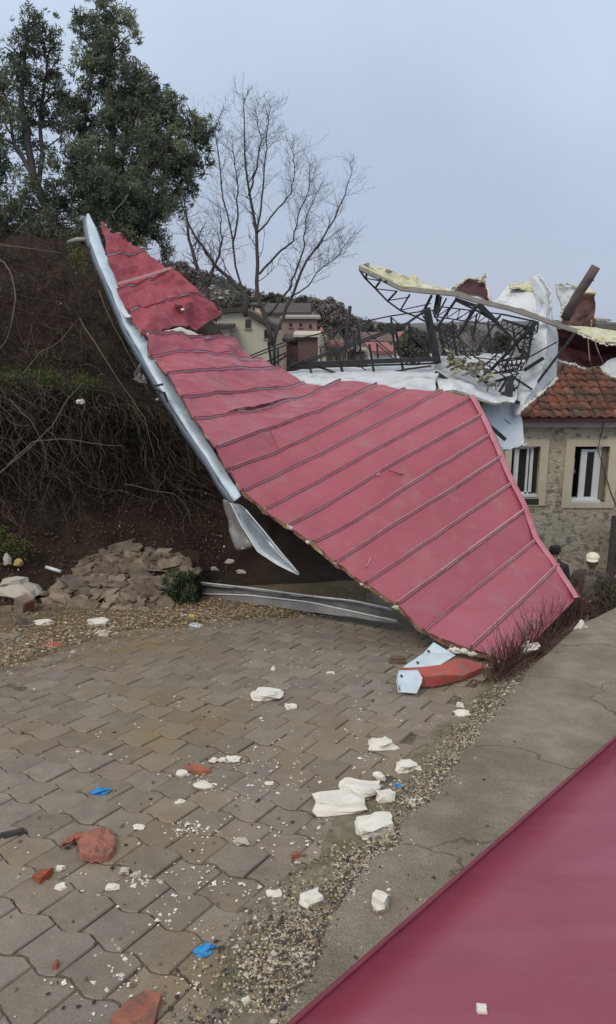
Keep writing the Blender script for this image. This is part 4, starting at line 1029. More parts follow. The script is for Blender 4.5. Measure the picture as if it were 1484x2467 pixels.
M_SWT = mat('grey_sweater', (.13, .11, .10), (.18, .155, .145), 30, .95, .3, 80)
M_TRO = mat('charcoal_trousers', (.035, .035, .035), (.06, .058, .055), 14, .9, .4, 20)
M_CAP = mat('cream_cap', (.72, .66, .50), (.78, .72, .58), 12, .9)
hp = U(1429, 1333, 12.2)
person((hp.x, hp.y, hp.z - 1.745), -.40, 'person in a pale cap and dark jacket standing behind the concrete edge', M_JBR, M_SWT, M_TRO, M_CAP)
hp = U(1337, 1312, 13.8)
person((hp.x, hp.y, hp.z - 1.745), 2.4, 'dark haired person in black mostly hidden behind the right edge of the red roof', M_JBK, M_JBK, M_TRO, tilt=.03)
hp = U(1492, 1368, 12.8)
person((hp.x, hp.y, hp.z - 1.745), -.5, 'dark haired person in black at the right edge of the picture', M_JBK, M_JBK, M_TRO)

# ------------------------------------------------------------------ vegetation
def leaf_mesh(name, centres, sizes, n, lw, ll, m, seed, parent=None, droop=0, flat=1):
    """many small leaf quads around cluster centres (numpy)"""
    g = np.random.default_rng(seed); C_ = np.array(centres, float); S_ = np.array(sizes, float)
    w = S_ ** 2; idx = g.choice(len(C_), n, p=w / w.sum())
    off = g.normal(size=(n, 3)); off /= np.linalg.norm(off, axis=1, keepdims=True); off *= (g.random((n, 1)) ** .55)
    P = C_[idx] + off * S_[idx][:, None] * np.array([1, 1, flat])
    a = g.normal(size=(n, 3)); a[:, 2] -= droop; a /= np.linalg.norm(a, axis=1, keepdims=True)
    b = np.cross(a, g.normal(size=(n, 3))); b /= np.linalg.norm(b, axis=1, keepdims=True)
    sc = (.6 + .8 * g.random((n, 1)))
    a *= ll * sc; b *= lw * sc
    V = np.stack([P - a * .5, P + b * .5 - a * .05, P + a * .5, P - b * .5 - a * .05], 1).reshape(-1, 3)
    me = bpy.data.meshes.new(name); me.vertices.add(n * 4); me.vertices.foreach_set('co', V.ravel())
    me.loops.add(n * 4); me.loops.foreach_set('vertex_index', np.arange(n * 4)); me.polygons.add(n)
    me.polygons.foreach_set('loop_start', np.arange(0, n * 4, 4)); me.update(calc_edges=True)
    me.materials.append(m); o = bpy.data.objects.new(name, me); COL.objects.link(o); o.parent = parent
    return o
def sub_clusters(blobs, k, seed, r0=.35):
    g = random.Random(seed); cs, ss = [], []
    for (px, py, r, d) in blobs:
        R = r * d / F
        for i in range(int(k * (r / 60) ** 2) + 1):
            while True:
                v = Vector((g.uniform(-1, 1), g.uniform(-1, 1), g.uniform(-1, 1)))
                if v.length < 1: break
            c = U(px, py, d) + Vector((v.x * R, v.y * R * 1.1, v.z * R))
            cs.append(c); ss.append(g.uniform(.10, .24) * (R / .4) ** .5)
    return cs, ss
def evergreen(blobs, trunks, label, n, seed, k=22):
    g0 = random.Random(seed + 1)
    root = thing('evergreen_tree', label, 'tree', 'evergreen trees on the bank')
    cs, ss = sub_clusters(blobs, k, seed)
    ss = [q * g0.uniform(.35, .9) for q in ss]
    leaf_mesh('crown', cs, ss, n, .017, .085, M_LEAF, seed, root, droop=.3)
    mb = MB(); g = random.Random(seed)
    for pts, r0, r1 in trunks:
        P = [U(*q) for q in resample(pts, 14)]
        P = [p + Vector((fbm(p, 1.5, 3, 2), fbm(p, 1.5, 6, 2), 0)) * .06 for p in P]
        mb.tube(P, list(np.linspace(r0, r1, 14)), 7)
    mb.build('trunk', M_BARK, root)
    mb = MB()
    tips = [U(*q) for pts, _, _ in trunks for q in resample(pts, 10)[2:]]
    for c in cs[::3]:
        a = min(tips, key=lambda t: (t - c).length + (.6 if t.z > c.z else 0))
        md = a.lerp(c, .5) + Vector((g.gauss(0, .06), g.gauss(0, .06), .08)); mb.tube([a, md, c], [.014, .009, .003], 4, cap=False)
    mb.build('branches', M_BARK, root)
    return root
evergreen([(60, 60, 45, 11.5), (110, 60, 40, 11.8), (45, 120, 55, 11.6), (110, 140, 50, 11.8), (30, 210, 60, 11.4), (100, 220, 55, 11.8), (20, 300, 55, 11.5), (80, 300, 55, 11.9), (10, 400, 50, 11.6), (60, 470, 55, 11.4), (15, 530, 60, 11.2), (110, 540, 50, 11.5), (-60, 200, 80, 11.8), (-80, 380, 90, 11.6), (-90, 520, 90, 11.3), (140, 210, 35, 12), (150, 300, 35, 12), (75, 380, 30, 11.8)],
          [([(150, 640, 11.4), (110, 500, 11.5), (70, 380, 11.6), (50, 250, 11.6), (60, 80, 11.6)], .09, .02), ([(150, 640, 11.4), (98, 470, 11.6), (100, 300, 11.8), (110, 140, 11.8)], .06, .015), ([(90, 430, 11.5), (30, 350, 11.5), (5, 220, 11.5)], .04, .01), ([(-20, 640, 11.3), (-50, 400, 11.6), (-60, 200, 11.8)], .08, .02)],
          'loose light green evergreen tree at the left edge of the bank', 30000, 3, 40)
evergreen([(200, 150, 40, 12), (190, 60, 28, 12), (345, 185, 34, 12), (400, 250, 42, 12), (500, 300, 28, 12), (380, 330, 62, 12), (160, 250, 34, 12), (430, 260, 26, 12), (262, 22, 34, 12), (235, 35, 40, 12), (300, 55, 30, 12), (215, 80, 34, 12.1), (270, 95, 48, 12), (315, 95, 26, 12), (255, 160, 50, 12), (315, 170, 34, 12), (225, 215, 45, 12.1), (300, 230, 52, 12), (350, 235, 38, 12), (385, 225, 20, 12), (190, 290, 55, 11.9), (260, 300, 60, 12), (330, 300, 60, 12), (395, 290, 40, 12), (170, 390, 55, 11.7), (240, 400, 75, 11.6), (330, 390, 75, 11.7), (400, 370, 60, 11.8), (455, 300, 42, 12), (485, 330, 32, 12), (470, 375, 46, 12), (495, 400, 22, 12), (440, 425, 50, 12), (200, 470, 65, 11.3), (280, 490, 75, 11.2), (360, 480, 60, 11.5), (430, 480, 34, 12), (240, 545, 55, 11), (320, 560, 50, 11.2), (380, 560, 28, 11.7), (395, 595, 26, 11.6), (350, 520, 50, 11.5), (140, 480, 45, 11.4), (130, 560, 60, 11)],
          [([(300, 660, 11.4), (280, 520, 11.5), (265, 400, 11.8), (270, 250, 12), (265, 60, 12)], .12, .02), ([(290, 600, 11.5), (340, 450, 11.7), (390, 350, 11.9), (470, 320, 12)], .07, .015), ([(280, 560, 11.5), (210, 430, 11.7), (200, 300, 12), (230, 120, 12)], .06, .015), ([(300, 620, 11.5), (380, 520, 11.8), (450, 430, 12)], .05, .012), ([(275, 420, 11.8), (320, 300, 12), (330, 180, 12)], .04, .012)],
          'large dense dark evergreen tree standing above the top of the red roof', 70000, 5, 44)

# bare trees
def bare_tree(limbs, D, label, seed, tw_n=3, depthvar=2.0, rs=1.0, name='bare_tree'):
    root = thing(name, label, 'tree'); g = random.Random(seed); mt = MB(); mt2 = MB()
    def twig(p, d, L, r, lev):
        n = 5; pts = [p]; dd = d.copy()
        for i in range(n):
            dd = (dd + Vector((g.gauss(0, .22), g.gauss(0, .22), g.gauss(.05, .16)))).normalized(); p = p + dd * L / n; pts.append(p)
            if lev < 3 and g.random() < (.78 if lev < 2 else .55):
                sd = (dd + Vector((g.gauss(0, .8), g.gauss(0, .8), g.gauss(.15, .5)))).normalized()
                twig(p, sd, L * g.uniform(.4, .65), r * .6, lev + 1)
        mt2.tube(pts, list(np.linspace(r, r * .35, n + 1)), 3, cap=False)
    for pts, r0, r1 in limbs:
        dv = g.uniform(-depthvar, depthvar)
        P3 = resample([(x, y, D + (dv * i / len(pts) if i else 0)) for i, (x, y) in enumerate(pts)], 16)
        P = [U(*q) + Vector((g.gauss(0, .03), 0, g.gauss(0, .02))) * rs for q in P3]
        rad = list(np.linspace(r0, r1, 16)); mt.tube(P, rad, 6)
        for i in range(4, 16):
            t = (P[i] - P[i - 1]).normalized()
            for _ in range(tw_n if i > 6 else 1):
                sd = (t * .7 + Vector((g.gauss(0, .75), g.gauss(0, .6), g.gauss(.2, .35)))).normalized()
                twig(P[i], sd, g.uniform(.6, 1.35) * rs, max(.009 * rs, rad[i] * .3), 1)
        twig(P[-1], (P[-1] - P[-2]).normalized(), .55 * rs, r1, 0)
    mt.build('trunk', M_BARK, root); mt2.build('twigs', mat('grey_twigs', (.048, .040, .042), (.075, .063, .064), 1, .95), root)
    return root
bare_tree([([(655, 830), (640, 770), (625, 720), (620, 675), (618, 550), (600, 475), (590, 400), (588, 300), (586, 250)], .11, .02),
           ([(619, 560), (635, 450), (640, 350), (650, 280), (655, 262)], .05, .015),
           ([(620, 560), (665, 510), (700, 470), (710, 415), (705, 360)], .045, .015),
           ([(628, 740), (595, 735), (570, 650), (555, 550), (535, 475), (530, 400), (520, 320), (527, 285)], .055, .015),
           ([(627, 660), (662, 617), (704, 578), (716, 530), (740, 470), (745, 420)], .055, .015),
           ([(645, 760), (698, 698), (714, 649), (733, 591), (737, 530), (760, 470)], .06, .015),
           ([(660, 825), (675, 780), (690, 745), (707, 704), (727, 649), (759, 600), (798, 545), (825, 480), (848, 415)], .085, .015),
           ([(700, 715), (745, 690), (760, 660), (815, 615), (830, 590)], .04, .012),
           ([(560, 600), (572, 520), (570, 430), (560, 350)], .05, .015),
           ([(598, 470), (620, 400), (630, 330), (615, 270)], .05, .012)], 34,
          'tall leafless tree with many spreading grey branches in the middle distance', 5, 3, 2.0, 1.0)
bare_tree([([(500, 780), (497, 690), (470, 633), (454, 574), (450, 520), (440, 470)], .10, .02), ([(594, 760), (587, 704), (538, 659), (519, 636), (486, 591), (456, 548), (440, 500)], .09, .02),
           ([(500, 690), (519, 636), (535, 581), (530, 530)], .06, .015), ([(500, 720), (465, 700), (440, 670), (420, 640)], .05, .015)], 26,
          'smaller leafless tree between the evergreen and the tall bare tree', 9, 2, 1.0, .7)

# dry brush hanging over the bank (nobody could count it)
mb = MB(); g = random.Random(4)
def arc(mb, p, d, L, r, n=7, grav=-.05, wig=.22, mi=0, sides=3):
    pts = [p]; dd = d.normalized()
    for i in range(n):
        dd = (dd + Vector((g.gauss(0, wig), g.gauss(0, wig), g.gauss(grav, wig * .7)))).normalized(); p = p + dd * L / n; pts.append(p)
    mb.tube(pts, list(np.linspace(r, r * .4, n + 1)), sides, mi=mi, cap=False)
    return pts
for k in range(3400):
    q = g.random()
    if q < .36: u, v = g.uniform(1.2, 4.6), g.uniform(2.9, 4.4)
    elif q < .88: u, v = g.uniform(1.0, 4.9), g.uniform(4.7, 7.4)
    else: u, v = g.uniform(1.5, 4.5), g.uniform(2.2, 3.2)
    p, n_ = bankpt(u, v)
    if n_.y > 0: n_ = -n_
    hang = v < 4.5
    d = Vector((g.gauss(0, .8), -.5 + g.gauss(0, .3), g.gauss(-.1 if hang else .35, .5)))
    arc(mb, p + Vector((0, -.02, 0)), d, g.uniform(.3, .95), g.uniform(.002, .0062), 7, -.14 if hang else .02, .3, mi=1 if g.random() < .16 else 0)
tag(mb.build('dry_brush', [M_TWIG, M_PTWIG]), 'dense tangle of dry brown twigs covering the bank', 'brush', kind='stuff')
cs, ss = [], []
for k in range(520):
    u = g.uniform(1.0, 4.9); v = g.choice((g.uniform(4.8, 7.6), g.uniform(3.0, 4.4))); p, n_ = bankpt(u, v)
    if fbm(p, 1.6, 12, 2) < .02: continue
    cs.append(p + Vector((g.gauss(0, .03), -.08, .05))); ss.append(g.uniform(.05, .15))
tag(leaf_mesh('bank_scrub', cs, ss, 12000, .012, .04, mat('grey_green_scrub', (.035, .042, .022), (.085, .095, .05), 4, .8, c3=(.10, .08, .05), s3=3, f3=(.5, .62), trans=.2), 18), 'grey green scrub growing in patches through the brush on the bank', 'scrub', kind='stuff')
# larger pale branches, one object each
BR = [([(-20, 618, 8.6), (10, 632, 8.5), (30, 668, 8.4), (38, 715, 8.3), (32, 770, 8.3), (15, 820, 8.3), (-10, 850, 8.3)], .016, 'curved pale branch hanging at the left edge of the bank'),
      ([(-20, 1155, 7.7), (60, 1090, 7.8), (130, 1020, 7.9), (160, 965, 8.0), (195, 925, 8.1)], .013, 'long straight pale stem slanting up across the bank from the left edge'),
      ([(-20, 590, 8.8), (60, 598, 8.8), (150, 610, 8.9)], .012, 'thin pale branch lying level near the top of the bank'),
      ([(20, 1120, 7.7), (80, 1062, 7.8), (150, 1058, 7.8), (220, 1070, 7.8), (300, 1075, 7.9)], .011, 'arching brown stem in the middle of the bank'),
      ([(190, 765, 8.8), (230, 830, 8.7), (290, 920, 8.6), (350, 1010, 8.5), (375, 1110, 8.5)], .013, 'long stem running down the bank beside the gutter'),
      ([(240, 700, 9.0), (275, 790, 8.8), (320, 870, 8.7), (360, 950, 8.6)], .011, 'thin stem just left of the gutter'),
      ([(55, 900, 8.0), (95, 850, 8.3), (150, 820, 8.5), (175, 780, 8.6)], .009, 'short forked stem above the mossy ledge'),
      ([(300, 1165, 8.2), (360, 1180, 8.1), (420, 1190, 8.0), (455, 1230, 8.0), (465, 1275, 8.0)], .007, 'thin drooping stem in the dark hollow under the roof'),
      ([(20, 960, 7.8), (70, 1010, 7.7), (110, 1080, 7.7), (115, 1140, 7.8)], .008, 'curved grey stem low on the left of the bank'),
      ([(310, 470, 10.9), (295, 490, 10.9), (270, 515, 10.8)], .022, 'short pale broken branch inside the dark evergreen')]
for pts, r, lb in BR:
    mb = MB(); r *= .62; P = [U(*q) for q in resample(pts, 16)]; mb.tube([p + Vector((fbm(p, 4, 1, 2), 0, fbm(p, 4, 5, 2))) * .015 for p in P], list(np.linspace(r, r * .5, 16)), 6)
    single(mb, 'bare_branch', M_PTWIG, lb, 'branch', 'bare branches on the bank')
mb = MB(); mb.tube([U(166, 585, 9.0), U(185, 577, 8.9), U(206, 576, 8.8)], [.03, .028, .022], 7)
single(mb, 'broken_stump', mat('pale_stump', (.26, .24, .20), (.32, .3, .25), 9, .9), 'short pale broken branch stub beside the top of the gutter', 'branch')
# mossy ledge weeds
cs, ss = [], []
for k in range(330):
    u = g.uniform(1.2, 3.25); v = g.gauss(4.5, .33); p, n_ = bankpt(u, v); cs.append(p + Vector((0, -.03, .03 - .1 * (g.random() < .3)))); ss.append(g.uniform(.04, .10))
for k in range(26):
    p = U(g.gauss(190, 12), g.gauss(610, 22), 8.9); cs.append(p); ss.append(.06)
for k in range(40):
    p = U(g.gauss(20, 22), g.gauss(1320, 22), 8.0); cs.append(p); ss.append(.06)
tag(leaf_mesh('ledge_weeds', cs, ss, 9000, .014, .03, M_WEED, 8), 'low yellow green weeds on the mossy ledge of the bank', 'weeds', kind='stuff')
# dead leaves and small stones on the bank face
mb = MB()
for k in range(5200):
    u = g.uniform(1, 5.2); v = g.uniform(.2, 3.2) if g.random() < .7 else g.uniform(3.2, 7)
    p, n_ = bankpt(u, v); s_ = g.uniform(.012, .045)
    a = Vector((g.gauss(0, 1), g.gauss(0, 1), g.gauss(0, 1))).normalized(); b = a.cross(n_).normalized()
    q = p + Vector((0, -.02, .005)); mb.add([q - a * s_ * .5, q + b * s_ * .3, q + a * s_ * .5, q - b * s_ * .3 + n_ * .01], [(0, 1, 2, 3)], 0 if g.random() < .99 else 1)
tag(mb.build('bank_leaf_litter', [mat('brown_dead_leaf', (.06, .035, .024), (.15, .095, .06), 12, .9), M_WFOAM]), 'brown dead leaves scattered over the bank face', 'leaves', kind='stuff')
# green shrub by the rubble
sh_ = thing('leafy_shrub', 'small green leafy shrub at the right end of the rubble heap', 'shrub')
cs, ss = [], []
for k in range(60):
    a = g.uniform(0, 6.28); r = g.random() ** .6; cs.append(U(430 + 46 * r * math.cos(a), 1418 + 42 * r * math.sin(a), 7.85 + g.uniform(-.15, .15))); ss.append(.055)
leaf_mesh('foliage', cs, ss, 2600, .012, .05, mat('shrub_leaf', (.035, .06, .025), (.08, .115, .05), 12, .6, trans=.2), 4, sh_)
mb = MB(); b0 = G(432, 1462)
for c in cs[:30]: mb.tube([b0, b0.lerp(c, .5) + Vector((g.gauss(0, .03), 0, .03)), c], [.006, .005, .002], 4)
mb.build('stem', M_TWIG, sh_)
# dry weeds between the roof foot and the concrete
mb = MB()
for k in range(620):
    t = g.random(); x = 1185 + 215 * t + g.gauss(0, 10); y = 1650 - 168 * t + g.gauss(0, 8) - (10 if t > .5 else 0)
    b = G(x, y, -.02); hgt = g.uniform(.10, .34) * (1 if g.random() < .8 else 1.3)
    arc(mb, b, Vector((g.gauss(0, .35), g.gauss(-.1, .25), 1)), hgt, g.uniform(.0025, .005), 5, 0, .10, mi=0 if g.random() < .8 else 1)
for k in range(320):
    t = g.random(); x = 1190 + 190 * t + g.gauss(0, 16); y = 1650 - 150 * t + g.gauss(0, 14)
    arc(mb, G(x, y, .02), Vector((g.gauss(0, 1), g.gauss(0, 1), .25)), g.uniform(.08, .25), .003, 5, -.08, .3, mi=1 if g.random() < .4 else 0)
tag(mb.build('dry_weeds', [M_RTWIG, M_PTWIG]), 'dry reddish weed stems growing along the concrete edge at the roof foot', 'weeds', kind='stuff')
# brambles beside the person in the cap
mb = MB()
for k in range(260):
    b = U(g.uniform(1446, 1560), g.uniform(1440, 1520), g.uniform(10.5, 12)); b.z -= .1
    arc(mb, b, Vector((g.gauss(0, .7), g.gauss(0, .4), .9)), g.uniform(.4, 1.0), g.uniform(.004, .008), 7, -.1, .22, mi=g.random() < .2)
tag(mb.build('bramble_thicket', [M_TWIG, M_PTWIG]), 'dark bramble thicket right of the person in the cap', 'brush', kind='stuff')
cs = [U(g.uniform(1440, 1560), g.uniform(1400, 1500), g.uniform(11.0, 12)) for k in range(60)]
tag(leaf_mesh('bramble_leaves', cs, [.14] * 60, 2600, .03, .05, mat('bramble_leaf', (.025, .03, .015), (.06, .06, .03), 5, .8), 3), 'dark leaves among the brambles at the right edge', 'leaves', kind='stuff')
# white plastic rag by the weeds
single(blob_mb(U(1393, 1520, 6.7), (.07, .05, .17), 3, .8, 3, rot=rotm(0, .3, 0)), 'plastic_rag', M_WFOAM, 'torn white plastic rag standing at the far end of the dry weeds', 'litter')
single(blob_mb(U(1275, 1560, 5.9), (.10, .05, .05), 8, .8, 3, rot=rotm(0, -.6, 0)), 'plastic_rag', M_WFOAM, 'small white rag caught in the middle of the dry weeds', 'litter')

# ------------------------------------------------------------------ rubble heap of flat stones
g = random.Random(12)
stones = []
spots = []
tries = 0
while len(spots) < 84 and tries < 9000:
    tries += 1
    y = g.uniform(1318, 1478)
    x0 = np.interp(y, [1318, 1350, 1380, 1420, 1450, 1478], [300, 205, 190, 130, 150, 250]); x1 = np.interp(y, [1318, 1350, 1380, 1420, 1450, 1478], [360, 450, 480, 385, 400, 395])
    x = g.uniform(x0, x1)
    if all(abs(x - a) > 23 or abs(y - b) > 11 for a, b in spots): spots.append((x, y))
spots += [(20, 1455), (14, 1478), (90, 1440), (120, 1430), (70, 1510), (110, 1452), (140, 1445)]
extra_ = [(8, 1500), (45, 1486), (75, 1470), (100, 1476), (118, 1468), (105, 1420), (65, 1396)]
spots = extra_ + spots
mb = MB()
rows = []
for j, y in enumerate(np.linspace(1482, 1325, 14)):
    rows.append([(G(x, y, .0) if j == 0 else U(x, y, np.interp(y, [1325, 1400, 1482], [8.5, 8.1, 7.5]) + .05)) + Vector((0, 0, fbm((x * .02, y * .05, 0), 1, 2) * .03)) for x in np.linspace(120, 480, 24)])
mb.grid(rows); tag(mb.build('rubble_mound_soil', M_SOIL), kind='structure')
for k, (x, y) in enumerate(spots):
    d = np.interp(y, [1325, 1400, 1482], [8.45, 8.02, 7.45])
    if x < 120: d = G(x, y)  .__sub__(Vector((0, 0, H))).y / ray(x, y).y - .04
    big = g.random()
    s_ = (g.uniform(.11, .19), g.uniform(.09, .14), g.uniform(.035, .07)) if big < .72 else (g.uniform(.2, .29), g.uniform(.12, .17), g.uniform(.06, .09))
    mb = blob_mb((0, 0, 0), s_, k * 3.3, .34, 2, sharp=True)
    o = mb.build('rubble_stone', M_STONE); o.location = U(x, y, d); o.rotation_euler = (g.gauss(.3, .38), g.gauss(0, .3), g.uniform(-.8, .8))
    vv = 'top' if y < 1365 else ('middle' if y < 1420 else 'front'); hh = 'left end' if x < 240 else ('left half' if x < 310 else ('right half' if x < 380 else 'right end'))
    tag(o, '%s brown stone in the %s of the rubble heap, towards its %s' % ('large flat' if big >= .72 else ('small thin' if s_[0] < .15 else 'mid sized flat'), vv, hh), 'stone', 'stones of the rubble heap')
    if (x, y) in spots[-7:] + extra_: o['label'] = 'broken brown stone among the litter left of the rubble heap'
# things lying around the rubble
def chunk(name, px, py, w, h, m, label, cat, group=None, seed=0, th=None, yaw=0, ground=None, rough=.22, sharp=False, lift=0, cuts=3, thk=.45, depthk=.8):
    """w,h are apparent sizes in the photograph; placed on the road surface"""
    base = G(px, py + h * .32, lift); d = project(base)[2]
    W_ = w * d / F; D_ = min(W_ * depthk, max(.02, h * d / F / .5)) if th is None else th; T_ = max(.012, h * d / F * thk)
    mb = blob_mb((0, 0, 0), (W_, D_, T_), seed, rough, cuts, rot=rotm(0, 0, yaw), sharp=sharp)
    o = mb.build(name, m); o.location = base + Vector((0, 0, T_ * .42)); o.rotation_euler = (-math.radians(8), 0, 0)
    return tag(o, label, cat, group)
WB = 'white foam or plaster chunks on the road'
C_ = [(644, 1670, 66, 30, 'rounded white block alone in the middle of the road', 0), (921, 1789, 62, 30, 'flat oval white chunk near the kerb grit', .2), (815, 1927, 108, 50, 'long white slab, largest of the cluster by the kerb', .12),
      (868, 1895, 80, 48, 'wedge shaped white chunk behind the long white slab', -.3), (913, 1867, 26, 22, 'small white piece on the back end of the wedge shaped chunk', -.4), (928, 1917, 40, 38, 'small square white block right of the wedge shaped chunk', .4),
      (900, 1987, 84, 66, 'notched white slab, nearest of the cluster by the kerb', .15), (982, 1843, 50, 28, 'pale angular chunk behind the kerb grit cluster', .1), (1010, 1932, 36, 46, 'white rag like piece against the kerb edge', .9),
      (917, 2166, 42, 62, 'upright oval white chunk on the concrete beside the red panel', 1.1), (750, 2163, 52, 36, 'crooked white scrap in the kerb grit', .5), (661, 2151, 28, 20, 'small white scrap left of the crooked one', .3),
      (1113, 1716, 38, 22, 'cream crumpled scrap near the dry weeds', .2), (1109, 1697, 14, 16, 'tiny white scrap just behind the cream crumpled one', .2), (700, 1700, 24, 16, 'small white crumb right below the rounded white block', .1),
      (235, 1498, 50, 34, 'white crumbled chunk in the litter below the rubble heap', .2), (104, 1500, 44, 22, 'pale elongated chunk in the litter at the left', -.6), (245, 1524, 40, 16, 'flat white flakes below the crumbled chunk', 0),
      (582, 2024, 30, 18, 'pale grey flattened scrap on the pavers', .1), (299, 2095, 22, 22, 'small grey brown pebble right of the big tile shard', 0), (328, 2106, 22, 18, 'white pebble right of the grey brown pebble', 0), (146, 2134, 24, 18, 'white pebble touching the small tile shard', 0), (145, 2089, 20, 16, 'white pebble between the two tile shards', 0), (272, 2135, 28, 12, 'flat white flake below the pebbles', 0), (335, 1991, 24, 12, 'flat white flake right of the big tile shard', 0), (435, 1930, 20, 13, 'white crumb below the brick red shard', 0),
      (440, 1862, 26, 20, 'white lump left of the brick red shard', .3), (490, 1890, 34, 22, 'crumbled white lump below the brick red shard', .3), (515, 1830, 18, 13, 'first white crumb of the short row', 0), (536, 1829, 16, 11, 'middle white crumb of the short row', 0), (562, 1827, 30, 13, 'last and longest white crumb of the short row', 0), (650, 1886, 20, 11, 'white crumb right of the brick red shard', 0), (592, 2412, 20, 22, 'white pebble in the grit at the bottom', .2), (795, 1621, 18, 11, 'tiny white crumb on the far part of the road', 0), (658, 1610, 10, 16, 'tiny upright white crumb on the far part of the road', 0)]
for k, (x, y, w, h, lb, yaw) in enumerate(C_):
    m = M_WFOAM
    if 'grey' in lb: m = M_SACK
    chunk('white_chunk', x, y, w, h, m, lb, 'rubble', WB, seed=k * 2.7 + 1, yaw=yaw, sharp=w > 35 and k % 3 > 0, rough=.26 if w > 35 else .34, thk=.6, lift=.055 if x == 917 else 0)
b = G(1160, 2443, .165); o = blob_mb((0, 0, 0), (.028, .026, .02), 5, .15, 2, sharp=True).build('white_chunk', M_WFOAM); o.location = b + Vector((0, 0, .012)); tag(o, 'small white cube lying on the crimson panel', 'rubble', WB)
# tile shards
def shard(px, py, w, h, label, seed, yaw=0, poly=None, th=.014, lift=0, tiltx=0, ribs=0, curve=.006):
    base = G(px, py, lift); d = project(base)[2]; W_ = w * d / F; D_ = h * d / F / .58
    r = random.Random(seed); n = 30
    if not poly:
        kk = sorted(r.uniform(-math.pi, math.pi) for _ in range(6)); poly = [(math.cos(q) * r.uniform(.36, .56), math.sin(q) * r.uniform(.36, .56)) for q in kk]
    per = []
    for (ax, ay), (bx_, by_) in zip(poly, poly[1:] + poly[:1]):
        for q in range(4): per.append((ax + (bx_ - ax) * q / 4, ay + (by_ - ay) * q / 4))
    n = len(per)
    rings = []
    for ri in (0.02, .3, .55, .78, .94, 1.0):
        row = []
        for k in range(n + 1):
            x, y = per[k % n]; jj = ri * (1 + .12 * nz3((x * 9, y * 9, 0), 1, seed) * ri); x, y = x * jj, y * jj
            z = th + curve * math.cos(x * 3) + (ribs * .0035 * max(0, math.sin((x - .1) * 34)) if x > .08 else 0) + .004 * nz3((x * 5, y * 5, 0), 1, seed) - (.004 if ri == 1 else 0)
            row.append(Vector((x * W_, y * D_, z)))
        rings.append(row)
    low = [p + Vector((p.x * .03, p.y * .03, -th - curve * .5 + .003 * nz3(p * 60, 1, seed))) for p in rings[-1]]
    mb = MB(); mb.grid([r_[::-1] for r_ in rings] + [low[::-1]], 0, False)
    o = mb.build('tile_shard', M_SHARD); o.location = base; o.rotation_euler = (-math.radians(8) + tiltx, 0, yaw)
    return tag(o, label, 'roof tile', 'broken clay tile shards')
shard(222, 2045, 104, 78, 'largest broken red tile with ridges on the left side of the road', 3, .1, ribs=3, th=.022, curve=.012, poly=[(-.2, -.30), (.1, -.46), (.45, -.45), (.55, -.1), (.42, .42), (.1, .5), (-.25, .42), (-.35, .1)])
shard(172, 2038, 56, 30, 'thin orange tile sliver leaning on the largest broken tile', 5, .5, th=.012, lift=.012, tiltx=.15)
shard(188, 2022, 46, 20, 'small red tile piece behind the largest broken tile', 6, .1, th=.015, lift=.01)
shard(112, 2115, 62, 34, 'rounded pink red tile piece below left of the largest broken tile', 8, -.15, th=.02)
shard(476, 1858, 66, 30, 'dark brick red tile shard beside white crumbs', 9, -.3, th=.02)
shard(345, 2440, 100, 74, 'bright orange tile shard at the bottom edge of the road', 11, -.5, th=.016, poly=[(-.48, -.5), (.3, -.55), (.52, -.2), (.1, .45), (-.35, .42), (-.5, 0)])
shard(714, 2064, 28, 14, 'small red tile bit in the grit near the kerb', 12, .2)
shard(137, 2330, 22, 12, 'tiny red tile chip in a joint near the bottom left', 14, .2)
shard(685, 1668, 26, 7, 'thin red sliver right of the rounded white block', 15, .05, th=.01)
for k, (x, y, w, h, lb) in enumerate([(245, 1902, 34, 26, 'crumpled blue plastic scrap on the left part of the road'), (487, 2284, 36, 34, 'bright blue plastic scrap on the pavers near the bottom'), (960, 1890, 22, 16, 'small blue scrap beside the white chunk cluster'), (511, 2280, 14, 12, 'tiny pale blue flake right of the bright blue scrap')]):
    chunk('plastic_scrap', x, y, w, h, M_BLUE, lb, 'plastic scrap', 'blue plastic scraps', seed=k + 40, rough=.7, thk=.35)
chunk('wood_piece', 28, 2004, 64, 22, M_DWOOD, 'dark wood splinter at the left edge of the road', 'wood', seed=3, yaw=.5, rough=.12, sharp=True, thk=.4, depthk=.3)
chunk('brown_block', 957, 1588, 40, 24, mat('brown_block', (.10, .07, .045), (.14, .1, .07), 9, .9), 'dark brown block on the road left of the folded corner', 'block', seed=6, rough=.1, sharp=True, thk=.6)
# left corner litter
chunk('pale_sack', 42, 1418, 92, 44, M_SACK, 'pale rounded sack or boulder at the left edge above the litter', 'sack', seed=8, rough=.3, thk=.9, lift=.10)
hb = thing('hollow_brick', 'broken red hollow brick with grooved side standing by the pale sack', 'brick')
mb = MB(); c = U(58, 1460, 7.35); mb.box(c, (.12, .14, .17), rotm(0, .25, -.5)); mb.build('brick_body', M_STONE, hb)
for k in range(5):
    mb = MB(); q = c + rotm(0, .25, -.5) @ Vector((.066, 0, -.065 + .033 * k)); mb.box(q, (.014, .13, .016), rotm(0, .25, -.5)); mb.build('groove_rib', mat('groove_red', (.16, .06, .05), (.22, .09, .07), 9, .9), hb)
chunk('flat_stone', 20, 1532, 74, 36, M_STONE, 'wide flat stone at the left edge of the road verge', 'stone', seed=9, sharp=True, rough=.12, thk=.4)
mb = MB(); mb.tube([U(111, 1366, 7.9), U(146, 1377, 7.85)], .018, 8); single(mb, 'white_pipe', M_WHITE, 'short white pipe lying left of the rubble heap', 'pipe')
chunk('yellow_plank', 150, 1500, 46, 13, M_YEL, 'short yellow wood offcut in the litter', 'wood', seed=4, sharp=True, rough=.06, depthk=.3)
